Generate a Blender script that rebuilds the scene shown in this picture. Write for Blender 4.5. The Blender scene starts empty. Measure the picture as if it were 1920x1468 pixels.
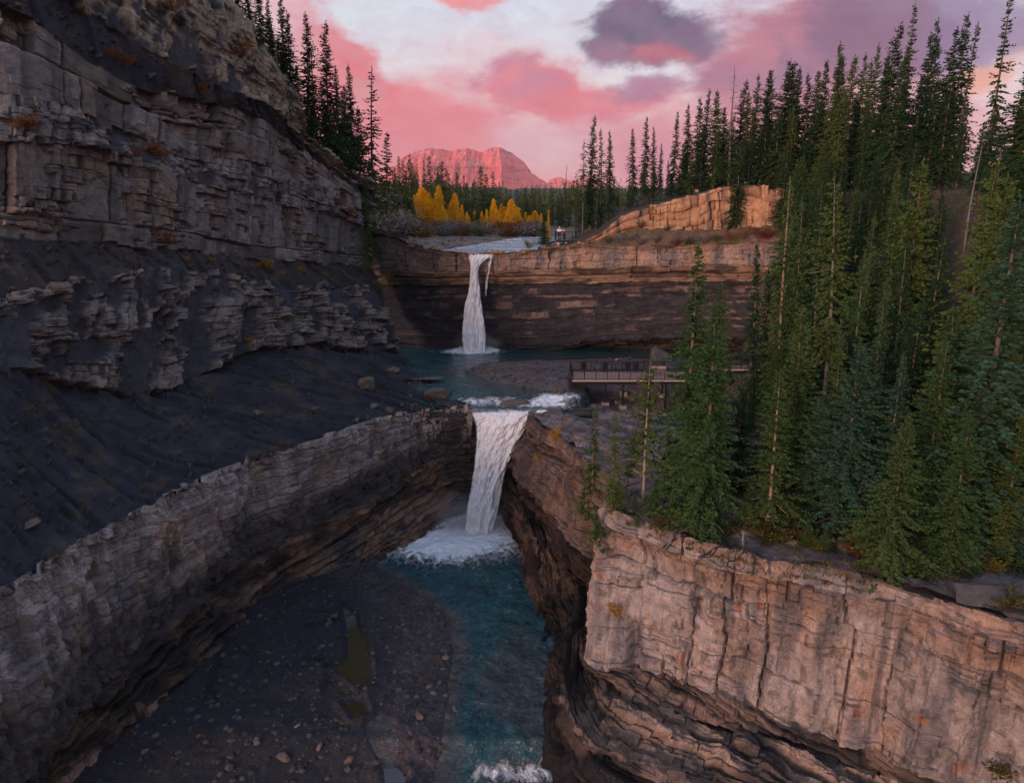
import bpy, math, random
import numpy as np
from mathutils import Vector, Matrix
from mathutils.bvhtree import BVHTree

R = math.radians
scene = bpy.context.scene
LIFT = 34.0            # height of the camera above the datum; everything is lifted by it at the end

# ---------------------------------------------------------------- camera
F_PX, PITCH = 1371.0, R(13.7)
cam_d = bpy.data.cameras.new('camera')
cam_d.sensor_width = 36.0
cam_d.lens = 36.0 * F_PX / 1920.0
cam_d.clip_start, cam_d.clip_end = 0.5, 30000
cam = bpy.data.objects.new('camera', cam_d)
cam.location = (0, 0, 0)
cam.rotation_euler = (math.pi / 2 - PITCH, 0, 0)
scene.collection.objects.link(cam)
scene.camera = cam

# ---------------------------------------------------------------- light and exposure
SUN_AZ, SUN_EL = R(218), R(6.0)      # compass from +Y, clockwise: behind the camera and to its left
sun_d = bpy.data.lights.new('sun', 'SUN')
sun_d.energy = 2.2
sun_d.angle = R(14)
sun_d.color = (1.0, 0.64, 0.50)
sun = bpy.data.objects.new('sun', sun_d)
to_sun = Vector((math.sin(SUN_AZ) * math.cos(SUN_EL), math.cos(SUN_AZ) * math.cos(SUN_EL), math.sin(SUN_EL)))
sun.rotation_euler = to_sun.to_track_quat('Z', 'Y').to_euler()
scene.collection.objects.link(sun)
scene.view_settings.view_transform = 'Standard'
scene.view_settings.look = 'None'
scene.view_settings.exposure = 0.42
scene.view_settings.gamma = 1.0
scene.view_settings.use_curve_mapping = False
scene.cycles.use_denoising = True
scene.cycles.max_bounces = 6
scene.cycles.diffuse_bounces = 3
scene.cycles.glossy_bounces = 3
scene.cycles.transparent_max_bounces = 12


def srgb(r, g, b):
    f = lambda c: (c / 255 / 12.92) if c / 255 <= 0.04045 else ((c / 255 + 0.055) / 1.055) ** 2.4
    return (f(r), f(g), f(b))


# ---------------------------------------------------------------- geometry of sight (survey of the place)
SP, CP = math.sin(PITCH), math.cos(PITCH)


def ray(px, py):
    u, v = (px - 960.0) / F_PX, (734.0 - py) / F_PX
    return np.array([u, CP + v * SP, -SP + v * CP])


def atY(px, py, Y):
    d = ray(px, py)
    return d * (Y / d[1])


def atZ(px, py, Z):
    d = ray(px, py)
    return d * (Z / d[2])


# ---------------------------------------------------------------- node helper
class NT:
    def __init__(s, tree):
        s.t = tree
        tree.nodes.clear()

    def n(s, kind, **kw):
        nd = s.t.nodes.new(kind)
        for k, v in kw.items():
            setattr(nd, k, v)
        return nd

    def put(s, sock, v):
        if hasattr(v, 'is_output'):
            s.t.links.new(v, sock)
        elif v is not None:
            if isinstance(v, (tuple, list)) and len(v) == 3 and len(getattr(sock, 'default_value', (0, 0, 0))) == 4:
                v = (*v, 1.0)
            sock.default_value = v

    def m(s, op, a, b=None, c=None, clamp=False):
        nd = s.n('ShaderNodeMath', operation=op, use_clamp=clamp)
        s.put(nd.inputs[0], a); s.put(nd.inputs[1], b)
        if c is not None:
            s.put(nd.inputs[2], c)
        return nd.outputs[0]

    def vm(s, op, a, b=None, out=0):
        nd = s.n('ShaderNodeVectorMath', operation=op)
        s.put(nd.inputs[0], a)
        if b is not None:
            s.put(nd.inputs[1], b)
        return nd.outputs[out]

    def mix(s, f, a, b, blend='MIX'):
        nd = s.n('ShaderNodeMix', data_type='RGBA', blend_type=blend)
        s.put(nd.inputs[0], f); s.put(nd.inputs[6], a); s.put(nd.inputs[7], b)
        return nd.outputs[2]

    def noise(s, vec, scale, detail=4, rough=0.55, dist=0.0, out='Fac'):
        nd = s.n('ShaderNodeTexNoise')
        s.put(nd.inputs['Vector'], vec)
        nd.inputs['Scale'].default_value = scale
        nd.inputs['Detail'].default_value = detail
        nd.inputs['Roughness'].default_value = rough
        nd.inputs['Distortion'].default_value = dist
        return nd.outputs[out]

    def voro(s, vec, scale, feature='F1', out='Distance', rnd=1.0):
        nd = s.n('ShaderNodeTexVoronoi', feature=feature)
        s.put(nd.inputs['Vector'], vec)
        nd.inputs['Scale'].default_value = scale
        nd.inputs['Randomness'].default_value = rnd
        return nd.outputs[out]

    def mr(s, v, a, b, c=0.0, d=1.0, smooth=False):
        nd = s.n('ShaderNodeMapRange')
        if smooth:
            nd.interpolation_type = 'SMOOTHSTEP'
        s.put(nd.inputs[0], v)
        for i, x in enumerate((a, b, c, d)):
            s.put(nd.inputs[i + 1], x)
        return nd.outputs[0]

    def scale_vec(s, vec, x, y, z):
        return s.vm('MULTIPLY', vec, (x, y, z))

    def bump(s, h, strength=0.5, dist=0.1, normal=None):
        nd = s.n('ShaderNodeBump')
        nd.inputs['Strength'].default_value = strength
        nd.inputs['Distance'].default_value = dist
        s.put(nd.inputs['Height'], h)
        if normal is not None:
            s.put(nd.inputs['Normal'], normal)
        return nd.outputs[0]


# ---------------------------------------------------------------- sky
def build_world():
    w = bpy.data.worlds.new('World')
    scene.world = w
    w.use_nodes = True
    t = NT(w.node_tree)
    co = t.n('ShaderNodeTexCoord').outputs['Generated']
    sep = t.n('ShaderNodeSeparateXYZ'); t.put(sep.inputs[0], co)
    az = t.m('ARCTAN2', sep.outputs[0], sep.outputs[1])
    el = t.m('ARCSINE', sep.outputs[2])
    comb = t.n('ShaderNodeCombineXYZ'); t.put(comb.inputs[0], az); t.put(comb.inputs[1], el)
    C = comb.outputs[0]
    sky = t.n('ShaderNodeTexSky', sky_type='NISHITA')
    sky.sun_disc = False
    sky.sun_elevation = SUN_EL
    sky.sun_rotation = SUN_AZ
    sky.dust_density = 2.0
    warpc = t.noise(t.scale_vec(C, 1, 1.6, 1), 6.0, 7, 0.62, out='Color')
    warp = t.vm('MULTIPLY', t.vm('SUBTRACT', warpc, (0.5, 0.5, 0.5)), (0.17, 0.085, 0))
    Cw = t.vm('ADD', C, warp)
    nz = t.noise(t.scale_vec(co, 1, 1, 1.7), 9.0, 9, 0.6, 0.3)
    nzb = t.noise(t.scale_vec(co, 1, 1, 2.2), 2.2, 6, 0.55)
    K = 8.3   # the background runs at strength 0.1
    def k(rgb, g=1.0):
        c = srgb(*rgb)
        return tuple(x * K * g for x in c)
    # clear sky between the clouds: thin, pale and slightly blue, warmer towards the horizon
    clear = t.mix(t.mr(el, 0.02, 0.30, smooth=True), k((236, 202, 204)), k((212, 218, 232)))
    clear = t.mix(t.mr(el, 0.30, 0.8, smooth=True), clear, k((176, 204, 246)))
    base = t.mix(0.84, t.mix(1.0, sky.outputs[0], (2.2, 2.0, 2.1), 'MULTIPLY'), clear)
    # broken cloud all round the sky
    field = t.mr(t.m('ADD', t.m('MULTIPLY', nzb, 0.75), t.m('MULTIPLY', nz, 0.25)), 0.5, 0.66, smooth=True)
    pinkn = t.mix(t.mr(nz, 0.35, 0.7), k((206, 146, 152)), k((222, 160, 160)))
    col = t.mix(t.m('MULTIPLY', field, t.mr(el, 0.16, 0.42, 0.0, 0.5, True)), base, pinkn)

    def ang(px, py):
        d = ray(px, py)
        return math.atan2(d[0], d[1]), math.asin(d[2] / np.linalg.norm(d))

    def cloud(col, px, py, rx, ry, rgb, op=0.9, soft=0.35, kn=0.9, g=1.0, rgb2=None):
        a, e = ang(px, py)
        a2, _ = ang(px + rx, py); _, e2 = ang(px, py - ry)
        sx, sy = 1.0 / abs(a2 - a), 1.0 / abs(e2 - e)
        d = t.vm('LENGTH', t.vm('MULTIPLY', t.vm('SUBTRACT', Cw, (a, e, 0)), (sx, sy, 0)), out=1)
        v = t.m('MULTIPLY_ADD', t.m('SUBTRACT', nz, 0.5), kn * 2.6, t.m('SUBTRACT', 1.0, d))
        msk = t.m('MULTIPLY', t.mr(v, -soft * 0.35, soft * 0.85, smooth=True), op)
        c = k(rgb, g)
        if rgb2 is not None:
            c = t.mix(t.mr(nz, 0.4, 0.62, smooth=True), k(rgb, g), k(rgb2, g))
        return t.mix(msk, col, c)

    # low pink veil along the horizon
    hz = t.mr(el, 0.17, 0.03, 0.0, 0.9, True)
    col = t.mix(t.m('MULTIPLY', hz, t.mr(nzb, 0.3, 0.6, 0.6, 1.0)), col, k((226, 134, 144)))
    col = cloud(col, 760, 250, 260, 130, (226, 124, 132), 0.94, 0.7, 0.5)
    col = cloud(col, 900, 110, 170, 50, (226, 188, 194), 0.55, 0.9, 0.8)
    col = cloud(col, 585, 150, 135, 165, (214, 134, 140), 0.95, 0.3, 0.45, rgb2=(226, 116, 122))
    col = cloud(col, 480, 60, 130, 140, (222, 176, 182), 0.8, 0.5, 0.7)
    col = cloud(col, 1000, 275, 110, 50, (222, 178, 186), 0.75, 0.8, 0.7)
    col = cloud(col, 880, 12, 78, 42, (229, 150, 152), 0.9, 0.5, 0.7, rgb2=(233, 128, 124))
    col = cloud(col, 1000, 165, 130, 62, (224, 120, 128), 0.94, 0.5, 0.7, rgb2=(196, 124, 146))
    col = cloud(col, 1120, 195, 140, 42, (222, 122, 132), 0.92, 0.6, 0.7)
    col = cloud(col, 1180, 172, 70, 30, (160, 116, 146), 0.8, 0.7, 0.8)
    col = cloud(col, 1480, 120, 250, 190, (184, 116, 134), 0.96, 0.5, 0.7, rgb2=(160, 108, 134))
    col = cloud(col, 1330, 290, 260, 110, (214, 134, 146), 0.88, 0.7, 0.5)
    col = cloud(col, 1650, 60, 190, 140, (128, 98, 126), 0.92, 0.6, 0.6)
    col = cloud(col, 1640, 240, 200, 90, (204, 122, 134), 0.75, 0.8, 0.6)
    col = cloud(col, 1850, 60, 150, 100, (142, 120, 154), 0.88, 0.6, 0.6)
    col = cloud(col, 1860, 150, 90, 34, (236, 166, 140), 0.85, 0.7, 0.8)
    col = cloud(col, 1215, 58, 162, 74, (86, 80, 108), 0.98, 0.4, 0.9, rgb2=(118, 96, 124))
    col = cloud(col, 1240, 100, 100, 24, (206, 110, 122), 0.62, 1.0, 1.3)
    col = cloud(col, 1320, 60, 70, 50, (122, 98, 128), 0.8, 0.6, 0.9)
    col = cloud(col, 1130, 95, 50, 34, (150, 116, 142), 0.5, 0.7, 0.9)
    fine = t.noise(t.scale_vec(Cw, 1, 1.8, 1), 26.0, 9, 0.66)
    mid = t.noise(t.scale_vec(Cw, 1, 1.5, 1), 9.0, 6, 0.6)
    fv = t.n('ShaderNodeCombineXYZ')
    t.put(fv.inputs[0], t.m('ADD', t.mr(fine, 0.3, 0.7, 0.94, 1.05), t.mr(mid, 0.3, 0.7, -0.04, 0.05)))
    t.put(fv.inputs[1], t.m('ADD', t.mr(fine, 0.3, 0.7, 0.86, 1.12), t.mr(mid, 0.3, 0.7, -0.12, 0.12)))
    t.put(fv.inputs[2], t.m('ADD', t.mr(fine, 0.3, 0.7, 0.91, 1.07), t.mr(mid, 0.3, 0.7, -0.07, 0.08)))
    col = t.mix(1.0, col, fv.outputs[0], 'MULTIPLY')
    # below the horizon: nothing of the sky
    col = t.mix(t.mr(el, -0.03, -0.005), k((70, 62, 66)), col)
    bg = t.n('ShaderNodeBackground')
    t.put(bg.inputs[0], col)
    bg.inputs[1].default_value = 0.1
    out = t.n('ShaderNodeOutputWorld')
    t.put(out.inputs[0], bg.outputs[0])


build_world()

# ---------------------------------------------------------------- numpy noise
M32 = np.uint64(0xFFFFFFFF)


def hsh(a, b, c, seed):
    h = (a.astype(np.int64) * 374761393 + b.astype(np.int64) * 668265263 + c.astype(np.int64) * 2147483647 + seed * 974711).astype(np.uint64) & M32
    h = ((h ^ (h >> np.uint64(13))) * np.uint64(1274126177)) & M32
    h = ((h ^ (h >> np.uint64(16))) * np.uint64(2246822519)) & M32
    h = h ^ (h >> np.uint64(15))
    return (h & np.uint64(0xFFFFFF)).astype(np.float64) / 16777215.0


def vnoise(x, y, z, seed=0):
    x, y, z = np.broadcast_arrays(np.asarray(x, float), np.asarray(y, float), np.asarray(z, float))
    xi, yi, zi = np.floor(x), np.floor(y), np.floor(z)
    fx, fy, fz = x - xi, y - yi, z - zi
    fx, fy, fz = fx * fx * (3 - 2 * fx), fy * fy * (3 - 2 * fy), fz * fz * (3 - 2 * fz)
    xi, yi, zi = xi.astype(np.int64), yi.astype(np.int64), zi.astype(np.int64)
    g = lambda a, b, c: hsh(xi + a, yi + b, zi + c, seed)
    a = g(0, 0, 0) * (1 - fx) + g(1, 0, 0) * fx
    b = g(0, 1, 0) * (1 - fx) + g(1, 1, 0) * fx
    c = g(0, 0, 1) * (1 - fx) + g(1, 0, 1) * fx
    d = g(0, 1, 1) * (1 - fx) + g(1, 1, 1) * fx
    return (a * (1 - fy) + b * fy) * (1 - fz) + (c * (1 - fy) + d * fy) * fz


def fbm(x, y, z, octs=4, seed=0, gain=0.5):
    t, a, n = 0.0, 1.0, 0.0
    f = 1.0
    for o in range(octs):
        t = t + a * vnoise(x * f, y * f, z * f, seed + o * 17)
        n += a; a *= gain; f *= 2.03
    return t / n


def n2(x, y, octs=3, seed=0):
    return fbm(x, y, np.zeros_like(np.asarray(x, float)) + 0.37, octs, seed)


def sstep(a, b, x):
    t = np.clip((x - a) / (b - a), 0, 1)
    return t * t * (3 - 2 * t)


def sdf_poly(x, y, poly):
    """signed distance, positive inside"""
    poly = np.asarray(poly, float)
    d = np.full(x.shape, 1e9); ins = np.zeros(x.shape, bool)
    for i in range(len(poly)):
        ax, ay = poly[i]; bx, by = poly[(i + 1) % len(poly)]
        ex, ey = bx - ax, by - ay
        t = np.clip(((x - ax) * ex + (y - ay) * ey) / (ex * ex + ey * ey + 1e-12), 0, 1)
        d = np.minimum(d, np.hypot(x - ax - t * ex, y - ay - t * ey))
        c = ((ay > y) != (by > y)) & (x < (bx - ax) * (y - ay) / (by - ay + 1e-12) + ax)
        ins ^= c
    return np.where(ins, d, -d)


# ---------------------------------------------------------------- mesh helpers
COL = scene.collection


def link(name, me, mat=None, parent=None):
    o = bpy.data.objects.new(name, me)
    if mat is not None and me is not None:
        me.materials.clear(); me.materials.append(mat)
    COL.objects.link(o)
    if parent is not None:
        o.parent = parent
    return o


def np_mesh(name, V, Fq, col=None, smooth=False, attrs=None):
    V = np.asarray(V, np.float32).reshape(-1, 3); Fq = np.asarray(Fq, np.int32)
    k = Fq.shape[1]
    me = bpy.data.meshes.new(name)
    me.vertices.add(len(V)); me.vertices.foreach_set('co', V.ravel())
    me.loops.add(Fq.size); me.loops.foreach_set('vertex_index', Fq.ravel())
    me.polygons.add(len(Fq)); me.polygons.foreach_set('loop_start', np.arange(0, Fq.size, k, dtype=np.int32))
    me.polygons.foreach_set('use_smooth', np.full(len(Fq), smooth, dtype=bool))
    me.update(calc_edges=True)
    if col is not None:
        c = np.ones((len(V), 4), np.float32); c[:, :3] = np.asarray(col).reshape(-1, 3)
        a = me.color_attributes.new('Col', 'FLOAT_COLOR', 'POINT'); a.data.foreach_set('color', c.ravel())
    for kx, v in (attrs or {}).items():
        a = me.attributes.new(kx, 'FLOAT', 'POINT'); a.data.foreach_set('value', np.asarray(v, np.float32).ravel())
    return me


def grid_faces(r, c):
    i = np.arange(r * c).reshape(r, c)
    return np.stack([i[:-1, :-1].ravel(), i[:-1, 1:].ravel(), i[1:, 1:].ravel(), i[1:, :-1].ravel()], 1)


class MB:
    """collects boxes, beams and tubes of one piece"""
    def __init__(s):
        s.v, s.f = [], []

    def add(s, v, f):
        b = len(s.v); s.v += [tuple(map(float, p)) for p in v]; s.f += [tuple(b + i for i in q) for q in f]

    def box(s, lo, hi):
        x0, y0, z0 = lo; x1, y1, z1 = hi
        s.add([(x0, y0, z0), (x1, y0, z0), (x1, y1, z0), (x0, y1, z0), (x0, y0, z1), (x1, y0, z1), (x1, y1, z1), (x0, y1, z1)],
              [(0, 3, 2, 1), (4, 5, 6, 7), (0, 1, 5, 4), (1, 2, 6, 5), (2, 3, 7, 6), (3, 0, 4, 7)])

    def beam(s, a, b, w, h=None):
        h = h or w
        a, b = Vector(a), Vector(b); d = (b - a).normalized()
        up = Vector((0, 0, 1)) if abs(d.z) < 0.95 else Vector((0, 1, 0))
        sd = d.cross(up).normalized(); up = sd.cross(d).normalized()
        sd *= w / 2; up *= h / 2
        v = [p + q for p in (a, b) for q in (-sd - up, sd - up, sd + up, -sd + up)]
        s.add(v, [(0, 1, 2, 3), (7, 6, 5, 4), (0, 4, 5, 1), (1, 5, 6, 2), (2, 6, 7, 3), (3, 7, 4, 0)])

    def tube(s, pts, rad, n=6):
        pts = [Vector(p) for p in pts]; rings = []
        for i, p in enumerate(pts):
            d = (pts[min(i + 1, len(pts) - 1)] - pts[max(i - 1, 0)]).normalized()
            up = Vector((0, 0, 1)) if abs(d.z) < 0.9 else Vector((1, 0, 0))
            a = d.cross(up).normalized(); b = d.cross(a)
            r = rad[i] if hasattr(rad, '__len__') else rad
            rings.append([p + a * r * math.cos(t) + b * r * math.sin(t) for t in [2 * math.pi * k / n for k in range(n)]])
        v = [q for rg in rings for q in rg]; f = []
        for i in range(len(rings) - 1):
            for k in range(n):
                f.append((i * n + k, i * n + (k + 1) % n, (i + 1) * n + (k + 1) % n, (i + 1) * n + k))
        f.append(tuple(range(n - 1, -1, -1))); f.append(tuple((len(rings) - 1) * n + k for k in range(n)))
        s.add(v, f)

    def mesh(s, name, smooth=False):
        me = bpy.data.meshes.new(name); me.from_pydata(s.v, [], s.f)
        for p in me.polygons: p.use_smooth = smooth
        me.update()
        return me

    def build(s, name, mat, parent=None, smooth=False):
        return link(name, s.mesh(name, smooth), mat, parent)


def tag(o, label=None, cat=None, group=None, kind=None):
    if label: o['label'] = label
    if cat: o['category'] = cat
    if group: o['group'] = group
    if kind: o['kind'] = kind
    return o


def empty(name, loc):
    o = bpy.data.objects.new(name, None); o.location = loc; o.empty_display_size = 0.3
    COL.objects.link(o)
    return o


# ---------------------------------------------------------------- materials
def new_mat(name):
    m = bpy.data.materials.new(name); m.use_nodes = True
    return m, NT(m.node_tree)


def finish(t, col, rough=0.9, normal=None, spec=0.3, extra=None):
    b = t.n('ShaderNodeBsdfPrincipled')
    t.put(b.inputs['Base Color'], col); t.put(b.inputs['Roughness'], rough)
    t.put(b.inputs['Specular IOR Level'], spec)
    if normal is not None: t.put(b.inputs['Normal'], normal)
    for k, v in (extra or {}).items(): t.put(b.inputs[k], v)
    o = t.n('ShaderNodeOutputMaterial'); t.put(o.inputs[0], b.outputs[0])
    return b


def rock_mat(name, fine=1.0, bump=0.6, rough=0.92):
    m, t = new_mat(name)
    P = t.n('ShaderNodeNewGeometry').outputs['Position']
    at = t.n('ShaderNodeVertexColor', layer_name='Col').outputs[0]
    n1 = t.noise(P, 1.1 * fine, 8, 0.68)
    n3 = t.noise(t.scale_vec(P, 1, 1, 3.5), 5.5 * fine, 7, 0.7)
    n4 = t.noise(t.scale_vec(P, 3.0, 3.0, 0.35), 1.6 * fine, 6, 0.65)
    k = t.m('MULTIPLY', t.mr(n1, 0.28, 0.72, 0.62, 1.38), t.mr(n3, 0.25, 0.75, 0.6, 1.4))
    k = t.m('MULTIPLY', k, t.mr(n4, 0.3, 0.7, 0.88, 1.10))
    kk = t.n('ShaderNodeCombineXYZ')
    for i in range(3): t.put(kk.inputs[i], k)
    col = t.mix(1.0, at, kk.outputs[0], 'MULTIPLY')
    sp = t.voro(P, 9.0 * fine)
    hgt = t.m('ADD', t.m('MULTIPLY', n3, 0.8), t.m('ADD', t.m('MULTIPLY', sp, 0.25), t.m('MULTIPLY', n1, 0.6)))
    finish(t, col, rough, t.bump(hgt, bump, 0.16 / fine), 0.25)
    return m


def simple_mat(name, rgb, rough=0.7, var=0.25, scale=6.0, metal=0.0, bump=0.2):
    m, t = new_mat(name)
    co = t.n('ShaderNodeTexCoord').outputs['Object']
    n = t.noise(co, scale, 5, 0.6)
    k = t.mr(n, 0.25, 0.75, 1 - var, 1 + var)
    kk = t.n('ShaderNodeCombineXYZ')
    for i in range(3): t.put(kk.inputs[i], k)
    col = t.mix(1.0, rgb, kk.outputs[0], 'MULTIPLY')
    finish(t, col, rough, t.bump(n, bump, 0.02), 0.15, {'Metallic': metal})
    return m


def leaf_mat(name, c1, c2, c3=None, trans=0.25):
    """foliage: hue differs from tree to tree and from spray to spray"""
    m, t = new_mat(name)
    oi = t.n('ShaderNodeObjectInfo')
    P = t.n('ShaderNodeNewGeometry')
    n = t.noise(P.outputs['Position'], 0.9, 3, 0.6)
    n2_ = t.noise(P.outputs['Position'], 6.0, 3, 0.7)
    f = t.m('ADD', t.m('MULTIPLY', oi.outputs['Random'], 0.55), t.m('MULTIPLY', n, 0.45))
    col = t.mix(t.mr(f, 0.15, 0.85), c1, c2)
    if c3: col = t.mix(t.mr(n2_, 0.58, 0.75, 0, 0.6), col, c3)
    k = t.mr(n2_, 0.25, 0.75, 0.7, 1.35)
    kk = t.n('ShaderNodeCombineXYZ')
    for i in range(3): t.put(kk.inputs[i], k)
    col = t.mix(1.0, col, kk.outputs[0], 'MULTIPLY')
    d = t.n('ShaderNodeBsdfDiffuse'); t.put(d.inputs[0], col)
    tr = t.n('ShaderNodeBsdfTranslucent'); t.put(tr.inputs[0], col)
    mx = t.n('ShaderNodeMixShader'); mx.inputs[0].default_value = trans
    t.put(mx.inputs[1], d.outputs[0]); t.put(mx.inputs[2], tr.outputs[0])
    o = t.n('ShaderNodeOutputMaterial'); t.put(o.inputs[0], mx.outputs[0])
    return m


def water_mat(name, deep, scale=1.0):
    m, t = new_mat(name)
    P = t.n('ShaderNodeNewGeometry').outputs['Position']
    foam_a = t.n('ShaderNodeAttribute', attribute_name='foam').outputs['Fac']
    shal = t.n('ShaderNodeAttribute', attribute_name='shallow').outputs['Fac']
    Pw = t.vm('ADD', P, t.vm('MULTIPLY', t.noise(P, 0.7 * scale, 3, 0.5, out='Color'), (1.2, 1.2, 0)))
    f1 = t.noise(t.scale_vec(Pw, 1.0, 0.7, 1), 1.9 * scale, 8, 0.72, 0.8)
    web = t.voro(t.scale_vec(Pw, 1.0, 0.65, 1), 1.6 * scale, 'DISTANCE_TO_EDGE')
    webm = t.mr(web, 0.0, 0.13, 0.10, 0.0)
    fsum = t.m('ADD', t.m('MULTIPLY', foam_a, 1.0), t.m('ADD', t.m('MULTIPLY', t.m('SUBTRACT', f1, 0.5), 1.7), webm))
    fm = t.m('MULTIPLY', t.mr(fsum, 0.30, 0.76, smooth=True), t.mr(foam_a, 0.0, 0.12))
    bed = t.mix(t.noise(P, 5.0, 5, 0.7), (0.030, 0.026, 0.026), (0.085, 0.07, 0.062))
    body = t.mix(t.mr(t.noise(P, 0.35, 3), 0.35, 0.65), deep, tuple(x * 1.7 for x in deep))
    col = t.mix(shal, body, bed)
    col = t.mix(fm, col, (0.80, 0.82, 0.84))
    rip = t.noise(t.scale_vec(Pw, 1.0, 0.6, 1), 2.6 * scale, 6, 0.65, 0.6)
    rip2 = t.noise(P, 0.8 * scale, 3, 0.5)
    h = t.m('ADD', t.m('MULTIPLY', rip, 0.5), t.m('ADD', rip2, t.m('MULTIPLY', fm, 0.5)))
    finish(t, col, t.mr(fm, 0, 1, 0.07, 0.8), t.bump(h, 1.0, 0.6 / scale), 0.6)
    return m


def fall_mat(name):
    """falling water: dense white core, streaked and frayed towards its edges"""
    m, t = new_mat(name)
    uv = t.n('ShaderNodeAttribute', attribute_name='across').outputs['Fac']
    dn = t.n('ShaderNodeAttribute', attribute_name='down').outputs['Fac']
    c = t.n('ShaderNodeCombineXYZ'); t.put(c.inputs[0], uv); t.put(c.inputs[1], dn)
    V = c.outputs[0]
    s1 = t.noise(t.scale_vec(V, 13, 3.0, 1), 1.0, 9, 0.72, 1.2)
    s2 = t.noise(t.scale_vec(V, 8, 6.5, 1), 1.0, 9, 0.75, 2.2)
    s3 = t.noise(t.scale_vec(V, 55, 26, 1), 1.0, 6, 0.75, 0.8)
    dens = t.n('ShaderNodeAttribute', attribute_name='dens').outputs['Fac']
    v = t.m('ADD', t.m('MULTIPLY', s1, 0.35), t.m('ADD', t.m('MULTIPLY', s2, 0.5), t.m('MULTIPLY', s3, 0.25)))
    a = t.mr(t.m('ADD', dens, t.m('MULTIPLY', t.m('SUBTRACT', v, 0.55), 2.3)), 0.08, 0.60, 0.0, 1.0, True)
    a = t.m('MULTIPLY', a, t.mr(dens, 0.16, 0.42, 0.0, 1.0, True))
    col = t.mix(t.mr(v, 0.42, 0.60), (0.58, 0.62, 0.68), (0.97, 0.97, 0.98))
    b = t.n('ShaderNodeBsdfPrincipled')
    t.put(b.inputs['Base Color'], col); b.inputs['Roughness'].default_value = 0.75
    b.inputs['Specular IOR Level'].default_value = 0.2
    t.put(b.inputs['Normal'], t.bump(v, 0.35, 0.14))
    tl = t.n('ShaderNodeBsdfTranslucent'); t.put(tl.inputs[0], col)
    mx0 = t.n('ShaderNodeMixShader'); mx0.inputs[0].default_value = 0.25
    t.put(mx0.inputs[1], b.outputs[0]); t.put(mx0.inputs[2], tl.outputs[0])
    tr = t.n('ShaderNodeBsdfTransparent')
    mx = t.n('ShaderNodeMixShader'); t.put(mx.inputs[0], a); t.put(mx.inputs[1], tr.outputs[0]); t.put(mx.inputs[2], mx0.outputs[0])
    o = t.n('ShaderNodeOutputMaterial'); t.put(o.inputs[0], mx.outputs[0])
    return m


MAT = {}
MAT['rock'] = rock_mat('layered_rock')
MAT['rock_near'] = rock_mat('pale_sandstone', 1.5, 0.9)
MAT['rock_far'] = rock_mat('far_rock', 0.8, 0.6)
MAT['ground'] = rock_mat('gravel_and_soil', 2.2, 0.8)
MAT['boulder'] = None
MAT['black_metal'] = simple_mat('black_painted_steel', (0.012, 0.013, 0.016), 0.45, 0.2, 8, 0.0)
MAT['wood'] = simple_mat('weathered_deck_boards', (0.36, 0.22, 0.175), 0.8, 0.25, 3)
MAT['wood_edge'] = simple_mat('pale_deck_edge', (0.36, 0.27, 0.22), 0.8, 0.2, 3)
MAT['concrete'] = simple_mat('concrete', (0.30, 0.22, 0.21), 0.9, 0.2, 5)
MAT['concrete_pale'] = simple_mat('pale_concrete', (0.48, 0.38, 0.28), 0.9, 0.15, 5)
MAT['bark'] = simple_mat('grey_brown_bark', (0.115, 0.085, 0.07), 0.95, 0.45, 3, 0, 0.6)
MAT['bark_pale'] = simple_mat('pale_bark', (0.25, 0.175, 0.14), 0.95, 0.4, 3, 0, 0.6)
MAT['bark_dead'] = simple_mat('dead_grey_wood', (0.15, 0.135, 0.125), 0.95, 0.35, 3, 0, 0.6)
MAT['bark_dark'] = simple_mat('dark_root_wood', (0.035, 0.028, 0.026), 0.95, 0.4, 4, 0, 0.6)
MAT['needles'] = leaf_mat('spruce_needles', (0.042, 0.088, 0.034), (0.094, 0.128, 0.036), (0.145, 0.155, 0.040))
MAT['needles_dark'] = leaf_mat('dark_spruce_needles', (0.022, 0.056, 0.030), (0.040, 0.076, 0.032), (0.068, 0.098, 0.036))
MAT['needles_blue'] = leaf_mat('blue_green_fir_needles', (0.040, 0.088, 0.056), (0.058, 0.108, 0.052), (0.105, 0.140, 0.060))
MAT['needles_far'] = leaf_mat('far_spruce_needles', (0.032, 0.062, 0.026), (0.062, 0.080, 0.026), (0.085, 0.095, 0.03))
MAT['yellow'] = leaf_mat('yellow_autumn_leaves', (0.82, 0.44, 0.015), (0.88, 0.56, 0.025), (0.90, 0.36, 0.01), 0.5)
MAT['olive'] = leaf_mat('olive_leaves', (0.10, 0.12, 0.02), (0.26, 0.19, 0.03), (0.08, 0.10, 0.02), 0.3)
MAT['willow'] = leaf_mat('bare_willow_twigs', (0.17, 0.15, 0.145), (0.20, 0.165, 0.125), (0.25, 0.18, 0.10), 0.2)
MAT['rust'] = leaf_mat('rust_orange_shrub', (0.16, 0.06, 0.02), (0.24, 0.085, 0.025), (0.28, 0.13, 0.03), 0.3)
MAT['redshrub'] = leaf_mat('red_shrub', (0.15, 0.035, 0.03), (0.20, 0.05, 0.035), (0.20, 0.09, 0.04), 0.3)
MAT['goldshrub'] = leaf_mat('gold_shrub', (0.30, 0.16, 0.015), (0.40, 0.22, 0.02), (0.14, 0.13, 0.02), 0.3)
MAT['grass'] = leaf_mat('dry_grass', (0.065, 0.070, 0.018), (0.13, 0.10, 0.03), (0.16, 0.085, 0.03), 0.3)
MAT['pool'] = water_mat('teal_water', (0.003, 0.038, 0.046))
MAT['stream'] = water_mat('stream_water', (0.006, 0.046, 0.050), 1.0)
MAT['fall'] = fall_mat('falling_water')
MAT['cloth_white'] = simple_mat('white_cloth', (0.75, 0.75, 0.78), 0.9, 0.1, 8)
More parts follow.
